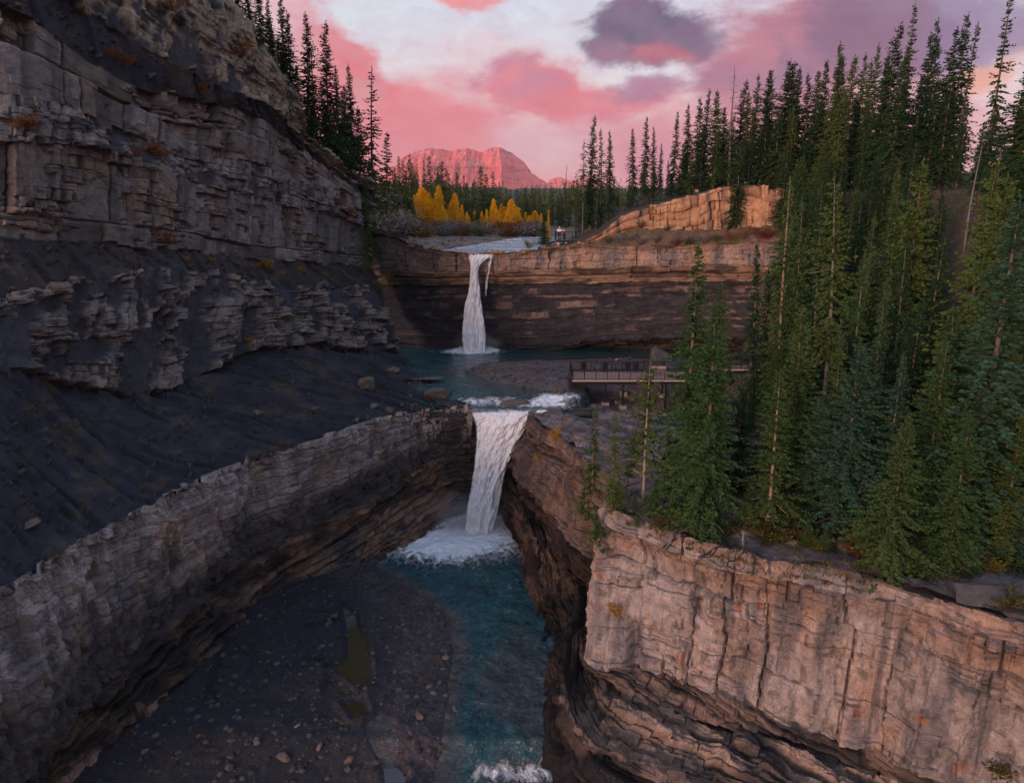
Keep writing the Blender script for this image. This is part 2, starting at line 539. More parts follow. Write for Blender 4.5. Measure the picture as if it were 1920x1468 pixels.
MAT['cloth_pink'] = simple_mat('pink_cloth', (0.55, 0.12, 0.16), 0.9, 0.1, 8)
MAT['cloth_navy'] = simple_mat('navy_cloth', (0.03, 0.035, 0.07), 0.9, 0.1, 8)
MAT['skin'] = simple_mat('skin', (0.45, 0.27, 0.2), 0.6, 0.1, 8)
MAT['hair'] = simple_mat('hair', (0.04, 0.025, 0.02), 0.7, 0.2, 8)


def stone_mat():
    m, t = new_mat('boulder_stone')
    oi = t.n('ShaderNodeObjectInfo')
    P = t.n('ShaderNodeNewGeometry').outputs['Position']
    n = t.noise(P, 2.0, 8, 0.7)
    c = t.mix(oi.outputs['Random'], (0.065, 0.062, 0.062), (0.13, 0.095, 0.078))
    k = t.mr(n, 0.25, 0.75, 0.55, 1.4)
    kk = t.n('ShaderNodeCombineXYZ')
    for i in range(3): t.put(kk.inputs[i], k)
    finish(t, t.mix(1.0, c, kk.outputs[0], 'MULTIPLY'), 0.9, t.bump(n, 0.6, 0.1), 0.3)
    return m


MAT['boulder'] = stone_mat()

# ---------------------------------------------------------------- rock wall builder
A3 = lambda r, g, b: np.array([r, g, b], float)


def blocks(s, h, lt, bw, seed):
    """split a wall into courses and courses into joint blocks"""
    rg = np.random.RandomState(seed)
    lo, hi = h.min() - 1, h.max() + 1
    th = lt * (0.45 + 1.3 * rg.rand(int((hi - lo) / lt * 2) + 6) ** 1.4)
    ed = lo + np.concatenate([[0], np.cumsum(th)])
    i = np.clip(np.searchsorted(ed, h) - 1, 0, len(ed) - 2)
    dz = np.minimum(h - ed[i], ed[i + 1] - h)
    n = len(ed)
    w = bw * (0.55 + 1.1 * rg.rand(n)); off = rg.rand(n) * 50; ph = rg.rand(n) * 9
    q = (s + off[i]) / w[i]
    q = q + 0.36 * np.sin(q * 1.9 + ph[i]) + 0.22 * np.sin(q * 0.83 + 2 * ph[i])
    c = np.floor(q); fr = q - c
    ds = np.minimum(fr, 1 - fr) * w[i]
    r = hsh(i, c, i * 0, seed + 5)
    r2 = hsh(i, c, i * 0 + 3, seed + 9)
    return dict(r=r, r2=r2, lr=rg.rand(n)[i], ds=ds, dz=dz, i=i)


def mixc(a, b, f):
    return a * (1 - f[..., None]) + b * f[..., None]


def tint(base, k):
    return np.ones(k.shape + (3,)) * base * k[..., None]


def t_block(s, h, P, seed, o):
    wob = 0.5 * (n2(s * 0.5, h * 0.5, 3, seed) - 0.5)
    sx, hx = s + wob + 0.25 * (n2(s * 2, h * 2, 2, seed + 3) - 0.5), h + wob * 0.8
    b1 = blocks(sx, hx, o.get('lt', 2.6), o.get('bw', 2.0), seed)
    b2 = blocks(sx, hx, 0.75, 0.9, seed + 1)
    b3 = blocks(sx * 0.6, hx, 0.26, 1.4, seed + 2)
    a = o.get('amp', 1.0)
    broken = sstep(0.54, 0.62, n2(s * 0.30, h * 0.50, 4, seed + 8))       # zones where the faces have shed blocks
    d = a * (1.1 * (b1['r'] - 0.5) + 0.7 * (b1['lr'] - 0.5))
    d += a * broken * (0.75 * (b2['r'] - 0.6) + 0.3 * (b2['lr'] - 0.5))
    d += a * 0.10 * (b2['r2'] - 0.5) + a * 0.12 * (b3['lr'] - 0.5) * (0.1 + broken)
    d -= 0.40 * a * np.exp(-(b1['ds'] / 0.09) ** 2) + 0.30 * a * np.exp(-(b1['dz'] / 0.10) ** 2)
    d -= broken * 0.18 * (np.exp(-(b2['ds'] / 0.07) ** 2) + np.exp(-(b2['dz'] / 0.06) ** 2))
    d += 0.28 * (fbm(P[..., 0] * 1.2, P[..., 1] * 1.2, P[..., 2] * 1.2, 4, seed + 4) - 0.5)
    base, warm = A3(*o.get('col', (0.150, 0.136, 0.130))), A3(*o.get('col2', (0.20, 0.155, 0.115)))
    dark = A3(0.068, 0.066, 0.074)
    c = tint(base, 0.5 + 0.85 * b1['r2'])
    c = mixc(c, tint(warm, 0.7 + 0.5 * b2['r2']), np.clip(broken * (b2['r2'] > 0.35) * 0.65 + 0.35 * (b1['r'] > 0.78), 0, 1))
    stain = sstep(0.50, 0.68, n2(s * 1.1, h * 0.12, 4, seed + 6))
    c = mixc(c, tint(dark, 0.8 + 0.5 * b2['r2']), stain * 0.75)
    bleach = sstep(0.70, 0.80, n2(s * 4.5, h * 1.6, 3, seed + 7)) * sstep(0.5, 0.65, n2(s * 0.3, h * 0.3, 2, seed + 17))
    c = mixc(c, tint(A3(0.42, 0.38, 0.36), np.ones_like(h)), bleach * 0.6)
    return d, c


def t_crag(s, h, P, seed, o):
    """jagged ribs of bedded rock standing out of dark debris"""
    x, y, z = P[..., 0], P[..., 1], P[..., 2]
    wob = 0.35 * (fbm(s * 0.7, h * 0.7, s * 0, 4, seed) - 0.5)
    b = blocks(s + wob, h + 0.5 * wob, 0.85, 1.0, seed)
    b2 = blocks(s + 1.5 * wob, h + wob, 1.7, 1.3, seed + 11)
    b3 = blocks(s, h + 0.3 * wob, 0.16, 0.6, seed + 12)
    rib = n2(s * 0.34, h * 0.10, 4, seed + 1)
    body = sstep(0.46, 0.54, 0.55 * rib + 0.45 * fbm(s * 0.6, h * 0.5, s * 0, 5, seed + 2) + o.get('body', 0.0) + 0.05 * (b['r'] - 0.5))
    a = o.get('amp', 1.0)
    d = a * ((rib - 0.5) * 2.6 + body * (0.20 * (b['lr'] - 0.5) + 0.6 * (b['r'] - 0.5) + 0.95 * (b2['r'] - 0.5) + 0.16 * (b3['r'] - 0.5) + 0.5))
    d -= body * (0.14 * np.exp(-(b['dz'] / 0.05) ** 2) + 0.25 * np.exp(-(b2['ds'] / 0.08) ** 2))
    d += 0.45 * (fbm(x * 1.3, y * 1.3, z * 1.3, 5, seed + 4) - 0.5)
    dark = tint(A3(0.036, 0.035, 0.042), 0.7 + 0.7 * n2(s * 0.8, h * 0.8, 3, seed + 5))
    lt_ = tint(A3(*o.get('col', (0.17, 0.148, 0.135))), 0.55 + 0.4 * b['r2'] + 0.5 * b2['r2'])
    c = mixc(dark, lt_, body * sstep(0.28, 0.5, n2(s * 1.6, h * 1.6, 3, seed + 6)))
    return d, c


def t_scree(s, h, P, seed, o):
    x, y, z = P[..., 0], P[..., 1], P[..., 2]
    gul = n2(s * 0.30 + 0.22 * h, h * 0.05, 3, seed)
    rn = 1 - np.abs(2 * n2(s * 0.55 + 0.40 * h, h * 0.06, 3, seed + 31) - 1)
    d = 0.9 * (gul - 0.5) - 0.45 * sstep(0.80, 0.98, rn) + 0.35 * (fbm(x * 0.9, y * 0.9, z * 0.9, 5, seed + 1) - 0.5)
    rocks = fbm(x * 3, y * 3, z * 3, 2, seed + 2)
    d += 0.35 * sstep(0.70, 0.82, rocks)
    c = tint(A3(*o.get('col', (0.020, 0.021, 0.028))), 0.65 + 0.8 * n2(s * 0.9 + 0.5 * h, h * 0.25, 4, seed + 3))
    c = mixc(c, tint(A3(0.060, 0.042, 0.032), np.ones_like(h)), 0.7 * sstep(0.52, 0.68, n2(s * 0.5, h * 0.5, 4, seed + 4)))
    c = mixc(c, tint(A3(0.17, 0.15, 0.14), np.ones_like(h)), sstep(0.74, 0.82, rocks) * 0.35)
    return d, c


def t_pale(s, h, P, seed, o):
    """pale wall with tight vertical joints and thin beds"""
    x, y, z = P[..., 0], P[..., 1], P[..., 2]
    wob = 0.5 * (n2(s * 0.6, h * 0.6, 3, seed) - 0.5)
    b1 = blocks(s + wob, h + wob, 2.4, 1.5, seed)
    b2 = blocks(s + wob + 0.1 * np.sin(h * 5), h + wob * 0.7, 0.8, 0.5, seed + 1)
    b3 = blocks(s, h + wob, 0.30, 0.8, seed + 2)
    flut = n2(s * 1.4, h * 0.15, 4, seed + 3)
    bay = n2(s * 0.22, h * 0.08, 3, seed + 13)
    d = 3.2 * (bay - 0.5) + 0.8 * (flut - 0.5) + 0.75 * (b1['r'] - 0.5) + 0.48 * (b2['r'] - 0.5) + 0.10 * (b3['lr'] - 0.5)
    d -= 0.22 * np.exp(-(b1['ds'] / 0.07) ** 2) + 0.13 * np.exp(-(b2['ds'] / 0.05) ** 2) + 0.13 * np.exp(-(b2['dz'] / 0.05) ** 2)
    d += 0.25 * (fbm(x * 2, y * 2, z * 2, 4, seed + 4) - 0.5)
    c = tint(A3(*o.get('col', (0.25, 0.222, 0.21))), 0.62 + 0.3 * b1['r2'] + 0.4 * b2['r2'])
    c = mixc(c, tint(A3(0.36, 0.24, 0.15), np.ones_like(h)), 0.45 * sstep(0.55, 0.7, n2(s * 0.7, h * 0.5, 4, seed + 5)))
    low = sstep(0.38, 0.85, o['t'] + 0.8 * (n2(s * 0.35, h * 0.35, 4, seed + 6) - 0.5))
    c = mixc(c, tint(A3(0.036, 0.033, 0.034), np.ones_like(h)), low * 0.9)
    streak = sstep(0.56, 0.68, n2(s * 1.2, h * 0.10, 4, seed + 8))
    c = mixc(c, tint(A3(0.085, 0.08, 0.085), np.ones_like(h)), streak * 0.6)
    return d, c


def t_face(s, h, P, seed, o):
    """broad sandstone panels, a few long cracks, rust and bleached streaks"""
    x, y, z = P[..., 0], P[..., 1], P[..., 2]
    wob = 0.9 * (n2(s * 0.35, h * 0.35, 4, seed) - 0.5)
    b1 = blocks(s + wob, h + wob, 4.2, 4.6, seed)
    b2 = blocks(s + wob, h + wob * 0.6 + 0.06 * s, 0.95, 1.3, seed + 1)
    b3 = blocks(s * 0.5, h + 0.5 * wob, 0.28, 1.5, seed + 2)
    topz = 1 - sstep(0.08, 0.26, o['t'] + 0.25 * (n2(s * 0.4, h * 0, 3, seed + 21) - 0.5))
    broken = np.clip(topz * 0.7 + sstep(0.50, 0.60, n2(s * 0.28, h * 0.35, 4, seed + 8)), 0, 1)
    scoop = fbm(s * 0.55, h * 0.35, s * 0, 5, seed + 3)
    d = 0.55 * (b1['r'] - 0.5) + 1.7 * (scoop - 0.5) + broken * (0.55 * (b2['r'] - 0.5) + 0.25 * (b3['lr'] - 0.5))
    d -= 0.60 * np.exp(-(b1['ds'] / 0.06) ** 2) * (b1['r2'] > 0.4) + 0.25 * np.exp(-(b1['dz'] / 0.05) ** 2)
    b4 = blocks(s + wob * 1.6, h + wob, 1.5, 1.6, seed + 31)
    d += 0.22 * (b4['r'] - 0.5) - 0.20 * (b4['r2'] > 0.55) * (np.exp(-(b4['ds'] / 0.04) ** 2) + np.exp(-(b4['dz'] / 0.04) ** 2))
    d -= broken * 0.18 * (np.exp(-(b2['ds'] / 0.05) ** 2) + np.exp(-(b2['dz'] / 0.05) ** 2))
    d += 0.40 * (fbm(x * 1.9, y * 1.9, z * 1.9, 5, seed + 4) - 0.5) + 0.10 * (b3['r'] - 0.5) + 0.12 * (b2['r2'] - 0.5)
    c = tint(A3(*o.get('col', (0.315, 0.252, 0.228))), 0.72 + 0.3 * b1['r2'] + 0.3 * n2(s * 0.8, h * 0.5, 4, seed + 5))
    warm = sstep(0.50, 0.66, n2(s * 0.3 + 3, h * 0.22, 4, seed + 6))
    c = mixc(c, tint(A3(0.34, 0.195, 0.12), 0.8 + 0.3 * b2['r2']), warm * 0.55)
    grey = sstep(0.50, 0.64, n2(s * 0.9, h * 0.16, 5, seed + 7))
    c = mixc(c, tint(A3(0.13, 0.118, 0.122), np.ones_like(h)), grey * 0.75)
    rust = sstep(0.66, 0.76, n2(s * 1.6, h * 1.6, 4, seed + 9)) * sstep(0.5, 0.62, n2(s * 0.2, h * 0.3, 3, seed + 10))
    c = mixc(c, tint(A3(0.32, 0.10, 0.04), np.ones_like(h)), rust * 0.7)
    c = mixc(c, tint(A3(0.20, 0.115, 0.075), 0.6 + 0.7 * b2['r2']), topz * 0.6)
    lich = sstep(0.60, 0.70, fbm(s * 2.2, h * 2.2, s * 0, 5, seed + 14))
    c = mixc(c, tint(A3(0.10, 0.085, 0.078), np.ones_like(h)), lich * 0.6)
    seep = sstep(0.60, 0.70, n2(s * 2.6, h * 0.12, 4, seed + 15)) * sstep(0.45, 0.6, n2(s * 0.25, h * 0.1, 3, seed + 16))
    c = mixc(c, tint(A3(0.075, 0.068, 0.070), np.ones_like(h)), seep * 0.7)
    return d, c


def t_strata(s, h, P, seed, o):
    """thin beds stepping back under an overhang"""
    x, y, z = P[..., 0], P[..., 1], P[..., 2]
    wob = 0.35 * (n2(s * 0.25, h * 0.5, 3, seed) - 0.5)
    b = blocks(s, h + wob, o.get('lt', 0.40), 3.0, seed)
    b2 = blocks(s, h + wob, 0.16, 1.0, seed + 1)
    a = o.get('amp', 1.0)
    d = a * (1.1 * (b['lr'] - 0.5) + 0.35 * (b['r'] - 0.5)) + 0.12 * (b2['r'] - 0.5)
    d -= 0.25 * a * np.exp(-(b['dz'] / 0.06) ** 2)
    d += 0.5 * (fbm(x * 0.7, y * 0.7, z * 0.7, 5, seed + 4) - 0.5)
    c = tint(A3(*o.get('col', (0.24, 0.165, 0.125))), 0.45 + 0.75 * b['lr'] + 0.3 * b2['r2'])
    c = mixc(c, tint(A3(0.05, 0.042, 0.042), np.ones_like(h)), 0.8 * sstep(0.5, 0.62, n2(s * 0.4, h * 1.2, 4, seed + 5)))
    return d, c


def t_shale(s, h, P, seed, o):
    x, y, z = P[..., 0], P[..., 1], P[..., 2]
    b = blocks(s, h + 0.4 * n2(s * 0.4, h * 0.4, 3, seed), 0.35, 1.6, seed)
    lump = fbm(s * 0.35, h * 0.45, s * 0, 5, seed + 1)
    d = o.get('amp', 1.0) * (1.4 * (lump - 0.5) + 0.4 * (b['lr'] - 0.5) + 0.25 * (b['r'] - 0.5)) + 0.35 * (fbm(x, y, z, 5, seed + 4) - 0.5)
    c = tint(A3(*o.get('col', (0.034, 0.031, 0.036))), 0.7 + 0.6 * b['r2'])
    patch = sstep(0.56, 0.66, fbm(s * 0.55, h * 0.9, s * 0, 6, seed + 2)) * sstep(0.40, 0.6, b['lr'])
    c = mixc(c, tint(A3(*o.get('col2', (0.16, 0.105, 0.092))), 0.6 + 0.7 * b['r2']), patch * 0.85)
    return d, c


def t_under(s, h, P, seed, o):
    x, y, z = P[..., 0], P[..., 1], P[..., 2]
    hh = h + o.get('dip', 0.0) * s + 0.5 * (n2(s * 0.3, h * 0.3, 3, seed) - 0.5)
    b = blocks(s * 0.5, hh, 0.5, 2.0, seed)
    lump = fbm(s * 0.3, hh * 0.5, s * 0, 5, seed + 1)
    d = 1.1 * (lump - 0.5) + 0.7 * (b['lr'] - 0.5) + 0.25 * (b['r'] - 0.5) + 0.4 * (fbm(x * 1.2, y * 1.2, z * 1.2, 5, seed + 4) - 0.5)
    d -= 0.2 * np.exp(-(b['dz'] / 0.06) ** 2)
    c = tint(A3(*o.get('col', (0.10, 0.07, 0.052))), 0.55 + 0.5 * b['lr'] + 0.4 * b['r2'])
    dk = sstep(0.48, 0.62, fbm(s * 0.25, hh * 0.4, s * 0, 4, seed + 3) + o.get('dark', 0.0))
    c = mixc(c, tint(A3(0.030, 0.028, 0.030), np.ones_like(h)), dk * 0.9)
    return d, c


def t_soil(s, h, P, seed, o):
    x, y, z = P[..., 0], P[..., 1], P[..., 2]
    d = 0.5 * (fbm(x * 0.5, y * 0.5, z * 0.5, 5, seed) - 0.5)
    if o.get('slab'):
        q = n2(x * 0.28, y * 0.28, 4, seed + 7) * 9 + 0.35 * n2(x * 1.5, y * 1.5, 3, seed + 8)
        d = d + o['slab'] * (np.floor(q) + sstep(0.80, 1.0, q - np.floor(q)) - 4.0)
        d = d + 0.12 * (fbm(x * 2, y * 2, z * 2, 4, seed + 9) - 0.5)
    c = tint(A3(*o.get('col', (0.055, 0.045, 0.036))), 0.5 + 1.0 * fbm(x * 0.8, y * 0.8, z * 0.8, 4, seed + 1))
    c = mixc(c, tint(A3(*o.get('col2', (0.045, 0.055, 0.018))), np.ones_like(h)), o.get('veg', 0.6) * sstep(0.48, 0.62, fbm(x * 0.6, y * 0.6, z * 0.6, 4, seed + 2)))
    return d, c


def t_ledge(s, h, P, seed, o):
    """broken dipping ledges: short blocks of uneven courses"""
    x, y, z = P[..., 0], P[..., 1], P[..., 2]
    wob = 0.45 * (fbm(s * 0.6, h * 0.6, s * 0, 4, seed) - 0.5)
    hh = h + o.get('dip', 0.0) * s + wob
    b = blocks(s + wob, hh, 0.55, 1.5, seed)
    b2 = blocks(s - wob, hh, 0.22, 0.7, seed + 1)
    d = 0.8 * (b['lr'] - 0.5) + 0.6 * (b['r'] - 0.5) + 0.25 * (b2['r'] - 0.5) + 1.3 * (fbm(x * 0.5, y * 0.5, z * 0.7, 5, seed + 4) - 0.5)
    d += 0.45 * (fbm(x * 1.7, y * 1.7, z * 1.7, 4, seed + 6) - 0.5)
    d -= 0.2 * np.exp(-(b['dz'] / 0.06) ** 2) + 0.15 * np.exp(-(b['ds'] / 0.06) ** 2)
    c = tint(A3(*o.get('col', (0.2, 0.13, 0.1))), 0.5 + 0.45 * b['lr'] + 0.5 * b2['r2'])
    dk = sstep(0.46, 0.60, fbm(x * 0.35, y * 0.35, z * 0.5, 5, seed + 3) + o.get('dark', 0.0))
    c = mixc(c, tint(A3(0.034, 0.031, 0.033), 0.7 + 0.6 * b2['r2']), dk * 0.85)
    return d, c


TYPES = dict(ledge=t_ledge, block=t_block, crag=t_crag, scree=t_scree, pale=t_pale, face=t_face, strata=t_strata, shale=t_shale, under=t_under, soil=t_soil)


def pchip(t, K, Y):
    """smooth, non-overshooting interpolation of control rows Y (k,d) at integer stations"""
    i = np.clip(np.floor(t).astype(int), 0, K - 2); f = (t - i)[:, None]
    m = np.zeros_like(Y); dl = Y[1:] - Y[:-1]
    m[1:-1] = 0.5 * (dl[1:] + dl[:-1]); m[0] = dl[0]; m[-1] = dl[-1]
    p0, p1, m0, m1 = Y[i], Y[i + 1], m[i], m[i + 1]
    return p0 * (2 * f**3 - 3 * f**2 + 1) + m0 * (f**3 - 2 * f**2 + f) + p1 * (-2 * f**3 + 3 * f**2) + m1 * (f**3 - f**2)


def loft(name, levels, bands, ncol, seed, mat, flat_dir=True, toward=None, wobble=0.25, flip=False, hue=None):
    """levels: list of (k,3) control lines, top to bottom; bands: (type, rows, options, wallness) between them"""
    K = len(levels[0])
    t = np.linspace(0, K - 1, ncol)
    lines = [pchip(t, K, np.asarray(l, float)) for l in levels]
    notch = {}
    for li, ln in enumerate(lines):
        if 0 < li < len(lines) - 1:
            s0 = np.concatenate([[0], np.cumsum(np.linalg.norm(np.diff(ln, axis=0), axis=1))])
            ln[:, 2] += wobble * 2 * (n2(s0 * 0.35, s0 * 0 + li * 7.1, 4, seed + li) - 0.5)
            q = s0 / 0.9 + 0.5 * np.sin(s0 * 0.9) + 0.3 * np.sin(s0 * 2.3)
            notch[li] = wobble * 1.8 * (hsh(np.floor(q), np.floor(q) * 0, np.floor(q) * 0, seed + li) - 0.5)
    rowsP, info = [], []
    for bi, (ty, nr, o, wall) in enumerate(bands):
        a, b = lines[bi], lines[bi + 1]
        last = bi == len(bands) - 1
        tt = np.linspace(0, 1, nr + (1 if last else 0), endpoint=last)
        info.append((bi, len(rowsP), len(tt), tt))
        for q in tt:
            row = a * (1 - q) + b * q
            # rims are notched block by block, the notch dies out a little above and below
            row[:, 2] += notch.get(bi, 0) * float(1 - sstep(0, .10, q)) + notch.get(bi + 1, 0) * float(sstep(.95, 1, q))
            rowsP.append(row)
    P = np.array(rowsP)
    Rn, Cn = P.shape[:2]
    # smooth base normals
    Pb = P.copy()
    for _ in range(3):
        Pb[1:-1] = (Pb[:-2] + 2 * Pb[1:-1] + Pb[2:]) / 4
        Pb[:, 1:-1] = (Pb[:, :-2] + 2 * Pb[:, 1:-1] + Pb[:, 2:]) / 4
    du = np.gradient(Pb, axis=1); dv = np.gradient(Pb, axis=0)
    N = np.cross(dv, du); N /= np.linalg.norm(N, axis=2, keepdims=True) + 1e-9
    if flip: N = -N
    mid = np.mean(np.array(lines), axis=0)
    sarc = np.concatenate([[0], np.cumsum(np.linalg.norm(np.diff(mid, axis=0), axis=1))])
    D = np.zeros((Rn, Cn)); Cc = np.zeros((Rn, Cn, 3)); W = np.zeros(Rn)
    hacc = 0.0
    for (bi, r0, nr, tt) in info:
        ty, _, o, wall = bands[bi]
        hgt = np.mean(np.linalg.norm(lines[bi] - lines[bi + 1], axis=1))
        S = np.broadcast_to(sarc[None, :], (nr, Cn)).copy()
        H = np.broadcast_to(-(hacc + tt * hgt)[:, None], (nr, Cn)).copy()
        o = dict(o); o['t'] = np.broadcast_to(tt[:, None], (nr, Cn))
        d, c = TYPES[ty](S, H, P[r0:r0 + nr], seed + 100 * bi, o)
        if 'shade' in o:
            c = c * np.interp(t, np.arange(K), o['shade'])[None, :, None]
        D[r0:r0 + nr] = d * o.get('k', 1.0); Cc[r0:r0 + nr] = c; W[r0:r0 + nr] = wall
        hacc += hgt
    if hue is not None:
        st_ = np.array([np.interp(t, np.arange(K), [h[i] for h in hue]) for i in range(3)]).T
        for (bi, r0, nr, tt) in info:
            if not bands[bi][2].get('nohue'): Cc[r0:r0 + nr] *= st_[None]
    Nh = N.copy(); Nh[..., 2] *= 0.25; Nh /= np.linalg.norm(Nh, axis=2, keepdims=True) + 1e-9
    w = W[:, None, None]
    Dir = Nh * w + N * (1 - w)
    V = P + Dir * D[..., None]
    fs = grid_faces(Rn, Cn)
    if flip: fs = fs[:, ::-1]
    me = np_mesh(name, V, fs, np.clip(Cc, 0.004, 0.9))
    o = link(name, me, mat)
    tag(o, kind='structure')
    return o, V, lines


# ---------------------------------------------------------------- left side of the gorge
def off(line, v):
    return [p + np.array(v) for p in line]


def LY(pts):
    return [atY(*p) for p in pts]


crest = LY([(-250, -420, 60), (0, -330, 66), (180, -230, 71), (330, -70, 75), (420, 8, 79), (520, 112, 83), (580, 250, 88), (645, 312, 93), (705, 345, 101)])
lA0 = off(crest, (-30, 12, 5))
lB = LY([(-250, -250, 55), (0, -100, 60), (150, 15, 65), (300, 110, 69), (420, 165, 74), (508, 205, 80), (568, 268, 87), (640, 328, 92), (702, 362, 100)])
lC = LY([(-200, -60, 53.5), (0, 8, 57.5), (130, 90, 62), (260, 165, 67), (390, 192, 72.5), (490, 225, 79), (560, 278, 86), (638, 337, 91.5), (700, 382, 99.5)])
lD = LY([(-200, 140, 53), (0, 180, 57), (130, 205, 61.5), (250, 255, 66.5), (380, 290, 72), (480, 310, 78.5), (560, 342, 85.5), (635, 376, 91), (700, 412, 99)])
lE = LY([(-200, 225, 51), (0, 262, 55), (130, 272, 59.5), (260, 297, 64.5), (370, 345, 70), (470, 370, 76.5), (550, 390, 83.5), (630, 405, 90), (698, 430, 98)])
lF = LY([(-200, 425, 50.5), (0, 435, 54.5), (130, 450, 59), (260, 462, 64), (365, 468, 69.5), (460, 485, 76), (550, 490, 83), (625, 495, 89.5), (698, 497, 97)])
lG = LY([(-200, 560, 45), (0, 558, 49.5), (120, 535, 55), (240, 510, 60), (340, 505, 65), (450, 528, 72), (550, 540, 79), (640, 540, 86.5), (722, 545, 95)])
lH = LY([(-200, 700, 41), (0, 690, 46), (110, 715, 51), (230, 735, 54.5), (330, 725, 58.5), (430, 672, 66.5), (550, 648, 74.5), (660, 655, 82), (748, 662, 90)])
lipL = [atZ(x, y, -17.6) for x, y in [(-150, 1240), (0, 1120), (120, 1035), (250, 965), (385, 895), (520, 845), (700, 787), (800, 768), (884, 764)]]
zJ = [-28, -28, -27, -26.4, -26, -25.3, -25, -23, -21]
lJ = [np.array([p[0] - 0.2, p[1] + 0.2, z]) for p, z in zip(lipL, zJ)]
lK2 = [atZ(x, y, z) for x, y, z in [(-120, 1620, -29.6), (40, 1510, -29.4), (165, 1405, -29.2), (325, 1285, -29.1), (435, 1190, -29.0), (515, 1115, -28.9), (655, 1062, -28.8), (742, 1032, -28.7), (866, 970, -28.7)]]
rec = [(-.3, .2), (-.4, .2), (-.5, .3), (-.5, .4), (-.7, .7), (-.8, 1.0), (-.8, 1.2), (-0.6, 1.4), (0.0, 1.6)]
lK = [np.array([(a[0] + b[0]) / 2 + q[0], (a[1] + b[1]) / 2 + q[1], a[2] * 0.5 + b[2] * 0.5]) for a, b, q in zip(lJ, lK2, rec)]
lK3 = [p + np.array([0.5, -0.5, -2.4]) for p in lK2]
left_levels = [lA0, crest, lB, lC, lD, lE, lF, lG, lH, lipL, lJ, lK, lK2, lK3]
left_bands = [
    ('soil', 14, dict(), 0.0),
    ('crag', 75, dict(col=(0.22, 0.178, 0.128), amp=0.8, body=0.08), 0.8),
    ('scree', 40, dict(), 0.2),
    ('block', 130, dict(amp=1.3, lt=4.2, bw=2.6), 1.0),
    ('crag', 60, dict(col=(0.16, 0.14, 0.13), amp=0.6, body=0.06), 0.6),
    ('block', 135, dict(amp=1.15, lt=3.8, bw=2.6), 1.0),
    ('scree', 50, dict(col=(0.030, 0.027, 0.028)), 0.1),
    ('crag', 125, dict(amp=1.1, col=(0.155, 0.128, 0.112), body=-0.03), 0.8),
    ('scree', 110, dict(), 0.0),
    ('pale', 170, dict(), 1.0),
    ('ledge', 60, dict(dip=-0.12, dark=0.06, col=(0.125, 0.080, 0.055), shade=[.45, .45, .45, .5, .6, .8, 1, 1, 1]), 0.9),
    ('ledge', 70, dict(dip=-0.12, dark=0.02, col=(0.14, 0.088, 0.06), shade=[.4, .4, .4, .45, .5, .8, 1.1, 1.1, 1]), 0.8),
    ('ledge', 8, dict(dark=0.1), 0.8),
]
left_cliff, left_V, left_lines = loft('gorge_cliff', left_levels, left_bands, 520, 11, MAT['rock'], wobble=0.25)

# ---------------------------------------------------------------- right side of the gorge
lipR = [atZ(x, y, z) for x, y, z in [(988, 776, -17.8), (1008, 800, -18.0), (1058, 826, -18.1), (1098, 868, -18.2), (1120, 905, -18.4), (1134, 948, -18.5), (1215, 985, -18.5), (1300, 1018, -18.5),
        (1400, 1045, -18.5), (1550, 1070, -18.5), (1700, 1105, -18.5), (1830, 1150, -18.5), (1965, 1190, -18.5), (2250, 1320, -18.5)]]
lipR[4] = lipR[4] + np.array([1.3, 0.4, -0.5])       # the gully bites into the rim here
topR = [p + np.array(v) for p, v in zip(lipR, [(3, 2, .05)] * 5 + [(1.5, 3, .05)] * 9)]
bulR = [p + np.array([-0.25 if i < 6 else -0.1, -0.1 if i < 5 else -0.35, -0.9]) for i, p in enumerate(lipR)]
zJR = [-22, -22.5, -23.5, -24.5, -25.5, -28.8, -27.2, -27.2, -27.6, -28.4, -28.4, -28.2, -28.2, -28]
fJ = [(-1.2, -.4), (-1.6, -.6), (-1.5, -.8), (-1.0, -.6), (-.6, -.2), (-0.9, -3.2), (-.2, -1.6), (0, -.6), (0, -.2), (0, 0), (0, 0), (0, 0), (0, 0), (0, 0)]
lJR = [np.array([p[0] + f[0], p[1] + f[1], z]) for p, z, f in zip(lipR, zJR, fJ)]
lMR = [np.array(v, float) for v in [(-1.0, 64.2, -29.5), (0.3, 60.8, -29.5), (1.3, 54.5, -30), (1.6, 49.5, -30.4), (1.7, 45, -30.8), (1.7, 38.8, -31.4), (1.5, 31.5, -32.5), (6.5, 31.5, -33),
        (10.5, 32, -33), (15, 30.3, -33), (18.5, 28.5, -33), (21.5, 26.5, -33), (25, 24.5, -33), (34, 20, -33)]]
lKR = [np.array([a[0] * 0.66 + b[0] * 0.34 + q[0], a[1] * 0.66 + b[1] * 0.34 + q[1], a[2] * 0.72 + b[2] * 0.28]) for a, b, q in
       zip(lJR, lMR, [(.8, .6)] * 3 + [(1.0, .6)] * 2 + [(.7, .9)] + [(.6, 1.5)] * 8)]
lLR = [np.array([a[0] * 0.42 + b[0] * 0.58 + q[0], a[1] * 0.42 + b[1] * 0.58 + q[1], a[2] * 0.62 + b[2] * 0.38]) for a, b, q in
       zip(lJR, lMR, [(-.3, -.2)] * 5 + [(-.3, -.6)] + [(-.1, -.5)] * 8)]
for i in (3, 4, 5, 6):            # the foot ledge stands clear of the river
    lLR[i][2] = -28.5
    lKR[i][2] = max(lKR[i][2], -28.1)
for i in (4, 5): lJR[i][2] = max(lJR[i][2], -27.7)
right_levels = [topR, lipR, bulR, lJR, lKR, lLR, lMR]
